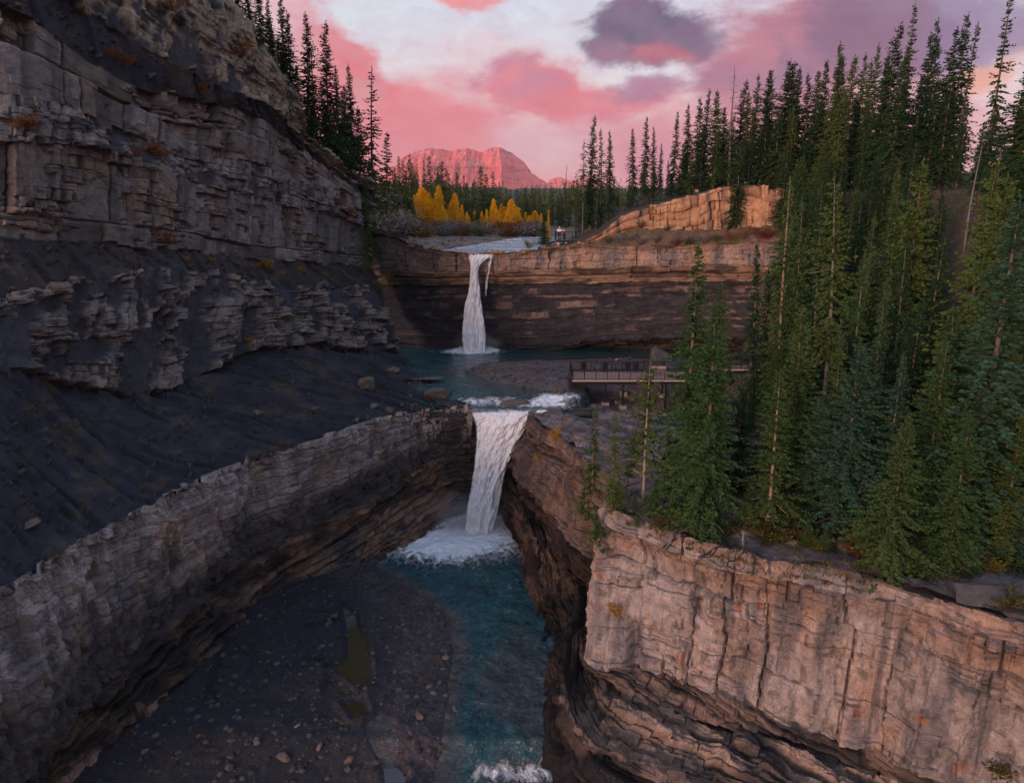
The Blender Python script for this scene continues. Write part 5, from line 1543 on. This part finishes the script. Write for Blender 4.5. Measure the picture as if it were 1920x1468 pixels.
for px, py, h, m in [(1160, 455, 1.0, 'willow'), (1200, 458, .8, 'willow'), (1230, 455, .9, 'grass'), (1265, 460, .8, 'redshrub'), (1300, 455, .8, 'willow'), (1340, 452, .9, 'grass'), (1370, 450, 1.0, 'rust'), (1392, 448, 1.0, 'rust'),
                     (1425, 446, 1.2, 'redshrub'), (1440, 447, 1.0, 'redshrub'), (1140, 455, .9, 'grass'), (1200, 425, .8, 'rust'), (1250, 432, .7, 'grass'), (1180, 450, .9, 'willow'), (1320, 455, .8, 'willow'), (1290, 458, .7, 'grass')]:
    bush(px, py, h, m, {'willow': 'grey twiggy bush', 'grass': 'olive dry bush', 'redshrub': 'dark red bush', 'rust': 'rusty orange bush'}[m] + ' on the vegetated ledge under the orange cliff', m + ' bushes on the ledge', 1.5)
for i in range(64):
    px = rnd.uniform(735, 1010); py = rnd.uniform(434, 445)
    bush(px, py, rnd.uniform(1.6, 3.0), rnd.choice(['willow', 'willow', 'willow', 'grass', 'rust']), 'grey leafless willow clump beside the upper stream', 'willow clumps on the river flat', rnd.uniform(1.0, 1.6))
for px, py, h, m, lab in [(1470, 1005, .7, 'grass', 'green grassy tuft at the foot of the pale trunked spruce'), (1530, 1005, .6, 'grass', 'dry low bush left of the broad spruce foot'), (1600, 1010, .8, 'olive', 'olive bush in the shade of the broad spruce'),
                          (1290, 975, .8, 'olive', 'mossy dark bush behind the bushy spruce trunk'), (1890, 1135, .9, 'grass', 'mossy cushion on the far rim of the dark ledge'), (1420, 985, .9, 'olive', 'low green bush beside the dead stump'),
                          (1240, 990, .6, 'grass', 'dull tuft on the rim near the corner pine'), (1870, 1440, 1.2, 'grass', 'moss and grass cushion low on the sandstone wall')]:
    bush(px, py, h, m, lab, None, 1.6)


for px, py, tp, k_, m_ in [(1303, 955, 720, 'full', 'needles'), (1478, 940, 570, 'full', 'needles'), (1512, 965, 740, 'full', 'needles_blue'),
                           (1548, 930, 600, 'slim', 'needles'), (1612, 960, 700, 'full', 'needles'), (1650, 985, 660, 'slim', 'needles_blue'), (1722, 1000, 640, 'full', 'needles'), (1758, 985, 570, 'slim', 'needles_dark'), (1842, 1000, 640, 'full', 'needles'), (1892, 985, 610, 'full', 'needles_dark')]:
    h0, _ = seen(px, py); d_ = ray(px, tp); hh_ = h0.y * d_[2] / d_[1] - h0.z
    plant('spruce_tree', PROTO[k_][rnd.randrange(3)], h0, hh_, MAT[m_], MAT['bark'], look(k_, m_, hh_) + ' in the dense stand on the terrace', 'tree', 'spruces of the terrace stand', rnd.uniform(.95, 1.2), (rnd.gauss(0, .03), rnd.gauss(0, .03)))
for px, py, h in [(1228, 965, 2.4), (1345, 1000, 1.8), (1402, 985, 2.6), (1490, 985, 2.2), (1512, 1020, 1.5), (1618, 1040, 2.4), (1700, 1070, 1.8), (1735, 1080, 2.2), (1820, 1075, 2.8), (1262, 960, 1.6), (1190, 962, 1.4), (1545, 1030, 1.3), (1118, 1010, 2.0), (1095, 960, 2.2), (1130, 1030, 1.6)]:
    p_, _ = seen(px, py)
    plant('spruce_tree', PROTO['small'][rnd.randrange(2)], p_, h, MAT['needles'], MAT['bark'], ('low' if h < 1.7 else 'man high' if h < 2.3 else 'over man high') + ' spruce sapling along the rim of the terrace', 'tree', 'saplings along the terrace rim', 1.1)
for i in range(46):
    px = rnd.uniform(1180, 1900); py = rnd.uniform(960, 1000) + max(0, (px - 1300)) * 0.13
    mt = rnd.choice(['olive', 'grass', 'grass', 'rust', 'needles'])
    bush(px, py, rnd.uniform(.35, .75), mt, {'olive': 'low olive bush', 'grass': 'dry tuft', 'rust': 'low rusty bush', 'needles': 'low green juniper'}[mt] + ' on the terrace floor under the spruces', mt + ' undergrowth on the terrace', 1.7)


def ground_cover():
    rg = np.random.RandomState(4); L = Leaves()
    N = 1500
    for i in range(N):
        px = rg.uniform(1150, 1915); py = rg.uniform(880, 1120)
        p, n = seen(px, py)
        if p is None or p.z < -19.3 or p.y > 62: continue
        if n2(np.array([p.x * .35]), np.array([p.y * .35]), 3, 5)[0] < 0.48: continue
        k = 9; th = rg.rand(k) * 6.283
        L.put(np.array(p) + rg.randn(k, 3) * np.array([.16, .16, 0]), np.stack([np.cos(th) * .6, np.sin(th) * .6, np.ones(k)], 1), .12 + .18 * rg.rand(k), .02 + .02 * rg.rand(k), rg.randn(k))
    return L.mesh('grass')


tag(link('grass', ground_cover(), MAT['grass']), 'dry grass and low plants between the terrace trees', 'grass', kind='stuff')

# ---------------------------------------------------------------- stones
def stone_mesh(seed, flat=0.65, sub=3):
    import bmesh
    bm = bmesh.new(); bmesh.ops.create_icosphere(bm, subdivisions=sub, radius=1.0)
    rg = np.random.RandomState(seed)
    pl = rg.randn(13, 3); pl /= np.linalg.norm(pl, axis=1, keepdims=True); dd = 0.42 + 0.36 * rg.rand(13)
    for v in bm.verts:
        p = np.array(v.co)
        for nrm, q in zip(pl, dd):                      # broken faces
            e = p @ nrm - q
            if e > 0: p = p - nrm * e
        p = p * (1 + 0.34 * (fbm(p[0] * 2 + seed, p[1] * 2, p[2] * 2, 3, seed) - 0.5))
        v.co = Vector((p[0] * 1.15, p[1], p[2] * flat))
    me = bpy.data.meshes.new('boulder'); bm.to_mesh(me); bm.free()
    me.materials.append(MAT['boulder'])
    return me


STONES = [stone_mesh(100 + i, .6 + .08 * (i % 4)) for i in range(7)]
SLAB = stone_mesh(120, .30, 3); PEAK = stone_mesh(121, 1.0, 3)


def boulder(px, py, r, label, me=None, sc=(1, 1, 1), group=None, sink=.25, mat=None):
    p, _ = seen(px, py)
    if p is None: return
    o = bpy.data.objects.new('boulder', me or STONES[rnd.randrange(7)]); COL.objects.link(o)
    o.location = (p.x, p.y, p.z + r * (.45 - sink)); o.rotation_euler = (rnd.gauss(0, .15), rnd.gauss(0, .15), rnd.random() * 6.28 if sc == (1, 1, 1) else 0)
    o.scale = (r * sc[0], r * sc[1], r * sc[2])
    return tag(o, label, 'boulder', group)


boulder(795, 716, 1.3, 'long flat slab lying in the shallows above the lower fall', SLAB, (1.9, .9, .9))
boulder(815, 744, 1.25, 'squat boulder at the water edge above the lower fall', None, (1.1, .8, .8))
boulder(690, 725, 1.3, 'big rounded boulder at the foot of the dark scree', None, (.9, .9, 1.0))
boulder(735, 700, 1.0, 'brown boulder leaning on the cliff base beside the basin pool', None, (.9, .9, 1.1))
boulder(960, 770, 1.1, 'wet red brown rock splitting the crest of the lower waterfall', None, (1.5, .8, .9), None, 0.0)
boulder(1236, 676, 1.5, 'grey peaked boulder on the gravel bar behind the platform', PEAK, (1.1, .8, 1.1))
boulder(590, 770, .55, 'small pale rock standing on the dark scree slope', None, (1, 1, 1.3))
boulder(488, 778, .6, 'cracked pale rock low on the dark scree slope', None, (1, .8, .9))
boulder(55, 985, .55, 'pale flat stone on the dark scree above the wall rim', SLAB)
boulder(985, 1175, 1.2, 'wet ledge rock jutting into the river from the undercut', SLAB, (1.6, 1.2, 1.3))
boulder(1830, 1115, 1.0, 'grey slab on the terrace rim by the cracked corner', SLAB, (1.6, 1.2, 1))
for i, (px, py, r) in enumerate([(786, 1345, .42), (770, 1376, .26), (850, 1335, .5), (845, 1355, .3), (868, 1238, .35), (835, 1235, .35), (805, 1288, .3), (765, 1225, .25), (760, 1180, .3), (715, 1160, .3), (655, 1425, .4), (652, 1445, .35), (530, 1420, .5), (560, 1360, .35),
                                 (480, 1390, .35), (600, 1400, .35), (430, 1440, .45), (270, 1410, .3), (860, 1255, .4), (700, 1280, .2), (740, 1260, .28), (790, 1150, .25), (812, 1300, .28), (850, 1415, .4), (905, 1392, .45), (880, 1390, .35)]):
    boulder(px, py, r * .8, 'loose angular stone lying on the dark gravel bar by the river', None, (1, 1, 1), 'stones on the gravel bar')
for i, (px, py, r) in enumerate([(905, 752, .5), (940, 745, .4), (1010, 748, .55), (850, 700, .4), (880, 742, .5), (1045, 742, .5), (1120, 745, .5), (1160, 758, .5), (770, 745, .4), (755, 760, .35), (730, 770, .4), (668, 790, .35), (700, 765, .5)]):
    boulder(px, py, r, 'stone in the basin shallows above the lower waterfall', None, (1, 1, 1), 'stones in the basin shallows')


def pebbles(name, N, sampler, seed, label, rmin, rmax):
    rg = np.random.RandomState(seed)
    t = (1 + 5 ** .5) / 2
    ico = np.array([(-1, t, 0), (1, t, 0), (-1, -t, 0), (1, -t, 0), (0, -1, t), (0, 1, t), (0, -1, -t), (0, 1, -t), (t, 0, -1), (t, 0, 1), (-t, 0, -1), (-t, 0, 1)]) / 1.9
    fc = np.array([(0, 11, 5), (0, 5, 1), (0, 1, 7), (0, 7, 10), (0, 10, 11), (1, 5, 9), (5, 11, 4), (11, 10, 2), (10, 7, 6), (7, 1, 8), (3, 9, 4), (3, 4, 2), (3, 2, 6), (3, 6, 8), (3, 8, 9), (4, 9, 5), (2, 4, 11), (6, 2, 10), (8, 6, 7), (9, 8, 1)])
    Vs, Fs, Cs, b = [], [], [], 0
    for i in range(N):
        p = sampler(rg)
        if p is None: continue
        r = rmin + (rmax - rmin) * rg.rand() ** 5
        v = ico * (0.75 + 0.5 * rg.rand(12, 1)) * r * np.array([1.2, 1.0, .6])
        a = rg.rand() * 6.28; ca, sa = math.cos(a), math.sin(a)
        v = v @ np.array([[ca, -sa, 0], [sa, ca, 0], [0, 0, 1]]) + np.array(p)
        g = (0.022 + 0.055 * rg.rand() ** 2) * (3.0 if seed == 10 else 1.0); w = rg.rand()
        Vs.append(v); Fs.append(fc + b); Cs.append(np.tile(np.array([g * (1 + .35 * w), g, g * (1.05 - .3 * w)]), (12, 1))); b += 12
    o = link(name, np_mesh(name, np.concatenate(Vs), np.concatenate(Fs), np.concatenate(Cs)), MAT['ground'])
    tag(o, label, 'gravel', kind='stuff')


def on_bar(rg):
    p, n = seen(rg.uniform(180, 880), 1468 - (1468 - 1060) * rg.rand() ** 0.8)
    return None if p is None or p.z > -27.6 or n.z < .5 else p


def on_basin(rg):
    p, n = seen(rg.uniform(860, 1260), rg.uniform(672, 752))
    return None if p is None or p.z < -17.2 or p.z > -16 else p


def on_scree(rg):
    p, n = seen(rg.uniform(0, 860), rg.uniform(560, 1080))
    return None if p is None or n.z < .45 or p.z < -18.5 else p


pebbles('gravel', 5200, on_bar, 7, 'cobbles and gravel scattered over the lower river bar', .03, .22)
def on_flat(rg):
    p, n = seen(rg.uniform(760, 990), rg.uniform(444, 466))
    return None if p is None or p.y < 94 or p.y > 190 else p


pebbles('gravel', 500, on_flat, 10, 'pale stones on the river flat above the upper waterfall', .12, .5)
pebbles('gravel', 1200, on_basin, 8, 'cobbles scattered over the gravel bar in the basin', .05, .25)
pebbles('gravel', 1700, on_scree, 9, 'broken rock chips strewn down the dark scree slope', .02, .26)


# ---------------------------------------------------------------- roots, stump and driftwood on the rim
def root_tangle(px, py, n, seed, label, rad=1.2):
    rg = random.Random(seed)
    c, _ = seen(px, py)
    rt = empty('tree_roots', c); tag(rt, label, 'roots')
    for i in range(n):
        a = rg.uniform(0, 6.28); pts = []
        for k in range(6):
            q = k / 5 * rad * rg.uniform(.8, 1.2)
            x, y = c.x + math.cos(a + .5 * math.sin(k)) * q, c.y + math.sin(a + .4 * math.sin(k * 1.3)) * q * .7
            z = gz(x, y, c.z, -10)
            pts.append((x - c.x, y - c.y, max(z, c.z - 1.1 * k / 5) - c.z + .04 + .08 * math.sin(k * 1.7 + i)))
        m = MB(); m.tube(pts, [.06 * (1 - .14 * k) * rg.uniform(.7, 1.2) for k in range(6)], 5)
        m.build('root', MAT['bark_dark'] if i % 3 else MAT['bark_dead'], rt, True)


root_tangle(1262, 1015, 9, 1, 'dark exposed roots hanging over the rim below the bushy spruce')
root_tangle(1345, 1028, 9, 2, 'twisted exposed roots along the rim between bushy spruce and stump', 1.4)
root_tangle(1395, 1036, 8, 3, 'tangled grey roots spreading round the dead stump', 1.1)
p, _ = seen(1392, 1030)
st = empty('dead_stump', p); tag(st, 'thin dead stump with snapped top on the cliff rim', 'stump')
m = MB(); m.tube([(0, 0, -.1), (.01, 0, .3), (-.02, .01, .7), (.0, .0, 1.15)], [.13, .085, .075, .05], 7); m.build('stem', MAT['bark_dead'], st, True)
m = MB(); m.tube([(0, 0, .8), (-.10, 0, 1.0), (-.13, 0, 1.25)], [.045, .035, .02], 5); m.build('broken_limb', MAT['bark_dead'], st, True)
for (x0, y0, x1, y1, r, lab, mt) in [(1155, 676, 1186, 672, .10, 'reddish driftwood log on the bar behind the platform', 'wood_edge'), (1103, 769, 1122, 763, .06, 'bleached broken branch beside the platform footing', 'bark_pale'),
                                     (1690, 985, 1760, 1000, .10, 'fallen grey log lying under the terrace trees', 'bark_dead'), (1480, 975, 1560, 990, .08, 'thin fallen trunk on the terrace floor', 'bark_dark')]:
    a, _ = seen(x0, y0); b, _ = seen(x1, y1)
    c = (a + b) / 2
    o = empty('log', c); tag(o, lab, 'log')
    m = MB(); pts = [a.lerp(b, k / 4) - c + Vector((0, 0, r + .04 * math.sin(k * 2))) for k in range(5)]
    m.tube(pts, [r, r * .95, r * .9, r * .8, r * .6], 7); m.build('stem', MAT[mt], o, True)
    m = MB(); m.tube([pts[3], pts[3] + Vector((.15, -.05, .30))], [r * .4, r * .15], 5); m.build('branch', MAT[mt], o, True)


# ---------------------------------------------------------------- decks and railings
def railing(parent, a, b, h=1.1, gap=1.12, balus=.13):
    """top rail with its posts, lower rails and pickets, between two points given in the parent's space"""
    a, b = Vector(a), Vector(b); L = (b - a).length; n = max(1, round(L / gap))
    m = MB(); m.beam(a + Vector((0, 0, h)), b + Vector((0, 0, h)), .06, .054)
    top_rail = m.build('railing', MAT['black_metal'], parent)
    pm = MB(); pm.box((-.035, -.035, 0), (.035, .035, h - .028)); pme = pm.mesh('post')
    pme.materials.append(MAT['black_metal'])
    for i in range(n + 1):
        o = link('post', pme, None, top_rail); o.location = a.lerp(b, i / n)
    for z, w in ((h * .93, .03), (.10, .04)):
        m = MB(); m.beam(a + Vector((0, 0, z)), b + Vector((0, 0, z)), w, w * .9); m.build('lower_rail', MAT['black_metal'], top_rail)
    m = MB(); k = int(L / balus)
    for i in range(1, k):
        p = a.lerp(b, i / k); m.beam(p + Vector((0, 0, .10)), p + Vector((0, 0, h * .93)), .018, .018)
    o = m.build('pickets', MAT['black_metal'], top_rail); tag(o, kind='stuff')


ZD = -16.0
pf = empty('viewing_platform', (6.0, 70.2, ZD)); tag(pf, 'black steel viewing platform with brown deck over the basin gravel', 'platform')
W, D = 12.4, 4.1
m = MB()
k = int(W / .17)
for i in range(k): m.box((i * .17, 0.02, -.05), (i * .17 + .155, D - .02, 0))
tag(m.build('deck_boards', MAT['wood'], pf), kind='stuff')
m = MB(); m.box((-.06, -.05, -.10), (W + .06, -.005, .03)); m.build('deck_edge', MAT['wood_edge'], pf)
m = MB(); m.box((-.05, .0, -.42), (W, .16, -.11)); m.build('beam', MAT['black_metal'], pf)
m = MB(); m.box((-.05, D - .16, -.42), (W, D, -.11)); m.build('beam', MAT['black_metal'], pf)
for x in (.3, 3.2, 6.2, 9.2, 12.0):
    m = MB(); m.box((x, .165, -.36), (x + .14, D - .165, -.12)); m.build('cross_beam', MAT['black_metal'], pf)
for (x, y) in ((1.15, .5), (3.3, .5), (5.05, .5), (5.55, 3.5), (9.3, .5), (1.5, 3.6), (9.6, 3.6), (12.1, .5)):
    g = min(gz(6.0 + x, 70.2 + y, -18, -15.0), ZD - 1.2) - ZD
    m = MB(); m.box((x - .10, y - .10, g + .3), (x + .10, y + .10, -.421)); o = m.build('leg', MAT['black_metal'], pf)
    m = MB(); m.box((x - .36, y - .36, g - .9), (x + .36, y + .36, g + .3)); m.build('footing', MAT['concrete'], o)
m = MB(); m.beam((9.3, .5, -2.0), (8.2, .5, -.45), .10, .10); m.build('brace', MAT['black_metal'], pf)
m = MB(); m.beam((5.05, .5, -1.3), (4.6, .5, -.45), .08, .08); m.build('brace', MAT['black_metal'], pf)
railing(pf, (0, .06, 0), (W, .06, 0)); railing(pf, (0, .06, 0), (0, D - .06, 0)); railing(pf, (0, D - .06, 0), (W - 2.6, D - .06, 0))
for x in (1.2, 3.4, 5.7, 6.6):
    m = MB(); m.box((x, D - .32, .25), (x + .5, D - .26, 1.05)); m.box((x + .2, D - .31, 0), (x + .3, D - .27, .25)); m.build('notice_board', MAT['black_metal'], pf)

wk = empty('boardwalk', (18.45, 73.0, ZD)); tag(wk, 'brown boardwalk with black railing leading from the platform into the trees', 'boardwalk')
m = MB()
for i in range(int(10.5 / .17)): m.box((i * .17, 2.4, -.05), (i * .17 + .155, 4.6, 0))
for i in range(int(2.0 / .17)): m.box((i * .17, .0, -.05), (i * .17 + .155, 2.36, 0))
tag(m.build('deck_boards', MAT['wood'], wk), kind='stuff')
m = MB(); m.box((2.05, 2.33, -.10), (10.5, 2.385, .03)); m.build('deck_edge', MAT['wood_edge'], wk)
m = MB(); m.box((0, 2.4, -.42), (10.5, 2.56, -.11)); m.build('beam', MAT['black_metal'], wk)
for x in (4.6, 8.5):
    m = MB(); m.box((x, 2.6, -3.0), (x + .2, 2.8, -.421)); m.build('leg', MAT['black_metal'], wk)
railing(wk, (2.1, 2.45, 0), (10.5, 2.45, 0)); railing(wk, (0, 4.55, 0), (10.5, 4.55, 0))

bn = empty('bench', (14.2, 72.6, ZD)); tag(bn, 'wooden bench on the viewing platform deck', 'bench')
m = MB(); m.box((0, 0, .42), (1.5, .42, .48)); m.build('seat', MAT['wood_edge'], bn)
for x in (.1, 1.25):
    m = MB(); m.box((x, .05, .001), (x + .14, .37, .418)); m.build('leg', MAT['concrete'], bn)
m = MB(); m.box((0, .40, .485), (1.5, .45, .85)); m.build('backrest', MAT['wood'], bn)

# far lookout beside the upper fall
q = atY(1043, 451, 96.0)
lk = empty('lookout_platform', q); tag(lk, 'small railed lookout on pale footings above the upper waterfall', 'platform')
LW = 3.1
m = MB(); m.box((0, 0, -.16), (LW, 2.4, 0)); m.build('deck', MAT['wood'], lk)
m = MB(); m.box((-.02, -.05, -.22), (LW, -.004, .02)); m.build('beam', MAT['black_metal'], lk)
for x in (.12, 1.15):
    m = MB(); m.box((x, .2, -1.5), (x + .28, .5, -.161)); m.build('footing', MAT['concrete_pale'], lk)
railing(lk, (0, .03, 0), (LW, .03, 0), 1.1, 1.0); railing(lk, (0, .03, 0), (0, 2.37, 0), 1.1, 1.2)


def fence(pts, label, h=1.15):
    P = []
    for (px, py, Y) in pts:
        p = atY(px, py, Y); P.append(Vector((p[0], p[1], gz(p[0], p[1]))))
    rt = empty('cliff_fence', P[0]); tag(rt, label, 'railing')
    for a, b in zip(P[:-1], P[1:]): railing(rt, a - P[0], b - P[0], h, 1.6, .16)


fence([(1150, 410, 96), (1215, 396, 95), (1262, 378, 94.5), (1300, 362, 94)], 'black railing climbing the cliff shoulder beside the dark spruces')
fence([(1398, 346, 92.2), (1440, 347, 91), (1492, 356, 88)], 'black railing along the top of the orange cliff among thin trunks')
fence([(1722, 352, 70), (1768, 345, 66)], 'short black railing under the plateau spruces')
q = atY(1303, 352, 92.6)
l2 = empty('lookout_platform', q); tag(l2, 'dark railed lookout deck on the brow of the orange cliff', 'platform')
m = MB(); m.box((0, 0, -.22), (3.8, 2.2, 0)); m.build('deck', MAT['black_metal'], l2)
m = MB(); m.box((.1, .15, -1.0), (.5, .5, -.221)); m.build('footing', MAT['concrete_pale'], l2)
m = MB(); m.box((3.2, .3, -1.0), (3.5, .6, -.221)); m.build('footing', MAT['concrete_pale'], l2)
railing(l2, (0, .03, 0), (3.8, .03, 0)); railing(l2, (0, 2.15, 0), (3.8, 2.15, 0))


# ---------------------------------------------------------------- two visitors at the lookout
def skin_part(name, verts, edges, radii, mat, parent, root=0):
    me = bpy.data.meshes.new(name); me.from_pydata(verts, edges, []); me.update()
    o = link(name, me, mat, parent)
    sk = o.modifiers.new('skin', 'SKIN'); sk.use_smooth_shade = True
    for i, r in enumerate(radii): me.skin_vertices[0].data[i].radius = r if hasattr(r, '__len__') else (r, r)
    me.skin_vertices[0].data[root].use_root = True
    s = o.modifiers.new('sub', 'SUBSURF'); s.levels = s.render_levels = 2
    return o


def person(loc, rz, top_mat, leg_mat, label, H=1.7):
    root = empty('person', loc); root.rotation_euler = (0, 0, rz); tag(root, label, 'person')
    V = [(0, 0, .92), (0, .01, 1.12), (0, 0, 1.34), (0, 0, 1.45), (0, -.02, 1.56), (0, -.025, 1.66),
         (.10, 0, .88), (.11, -.02, .48), (.11, .02, .07), (.12, -.14, .04), (-.10, 0, .88), (-.11, -.02, .48), (-.11, .02, .07), (-.12, -.14, .04),
         (.19, 0, 1.36), (.24, -.02, 1.10), (.20, -.22, 1.04), (.18, -.30, 1.05), (-.19, 0, 1.36), (-.24, -.02, 1.10), (-.20, -.22, 1.04), (-.18, -.30, 1.05)]
    E = [(0, 1), (1, 2), (2, 3), (3, 4), (4, 5), (0, 6), (6, 7), (7, 8), (8, 9), (0, 10), (10, 11), (11, 12), (12, 13), (2, 14), (14, 15), (15, 16), (16, 17), (2, 18), (18, 19), (19, 20), (20, 21)]
    rad = [(.14, .10), (.13, .09), (.15, .10), .05, (.075, .09), (.06, .075), .085, .06, .045, .035, .085, .06, .045, .035, .06, .045, .035, .03, .06, .045, .035, .03]
    skin_part('body', V, E, rad, MAT['skin'], root)
    jt = [0, 1, 2, 14, 15, 16, 18, 19, 20]; ix = {j: i for i, j in enumerate(jt)}
    JE = [(0, 1), (1, 2), (2, 14), (14, 15), (15, 16), (2, 18), (18, 19), (19, 20)]
    skin_part('jacket', [V[j] for j in jt], [(ix[a], ix[b]) for a, b in JE], [(.16, .12), (.155, .115), (.17, .12), .075, .06, .048, .075, .06, .048], top_mat, root)
    lt_ = [0, 6, 7, 8, 10, 11, 12]; ix = {j: i for i, j in enumerate(lt_)}
    LE = [(0, 6), (6, 7), (7, 8), (0, 10), (10, 11), (11, 12)]
    skin_part('trousers', [V[j] for j in lt_], [(ix[a], ix[b]) for a, b in LE], [(.155, .115), .10, .075, .06, .10, .075, .06], leg_mat, root)
    skin_part('hair', [(0, .03, 1.60), (0, .01, 1.70)], [(0, 1)], [(.085, .08), (.075, .085)], MAT['hair'] if top_mat != MAT['cloth_white'] else MAT['cloth_white'], root)
    root.scale = (H / 1.74,) * 3


person((lk.location.x + .42, lk.location.y + .55, lk.location.z), 0.15, MAT['cloth_white'], MAT['cloth_navy'], 'standing visitor in white top and cap with navy trousers at the lookout rail', 1.78)
person((lk.location.x + 1.0, lk.location.y + .5, lk.location.z), -0.35, MAT['cloth_pink'], MAT['cloth_navy'], 'visitor in pink jacket leaning on the lookout rail', 1.6)

# ---------------------------------------------------------------- evening haze in the valley air
HZ = MB(); HZ.box((-6500, -60, -36), (6500, 10500, 900))
hz_m = bpy.data.materials.new('evening_haze'); hz_m.use_nodes = True
ht = NT(hz_m.node_tree)
pv = ht.n('ShaderNodeVolumePrincipled')
pv.inputs['Color'].default_value = (0.95, 0.82, 0.84, 1); pv.inputs['Density'].default_value = 0.000042
ho = ht.n('ShaderNodeOutputMaterial'); ht.put(ho.inputs['Volume'], pv.outputs[0])
tag(HZ.build('haze', hz_m), 'thin pink evening haze filling the valley air', 'haze', kind='stuff')

# ---------------------------------------------------------------- lift everything to the datum
for o in list(scene.objects):
    if o.parent is None: o.location.z += LIFT
bpy.context.view_layer.update()
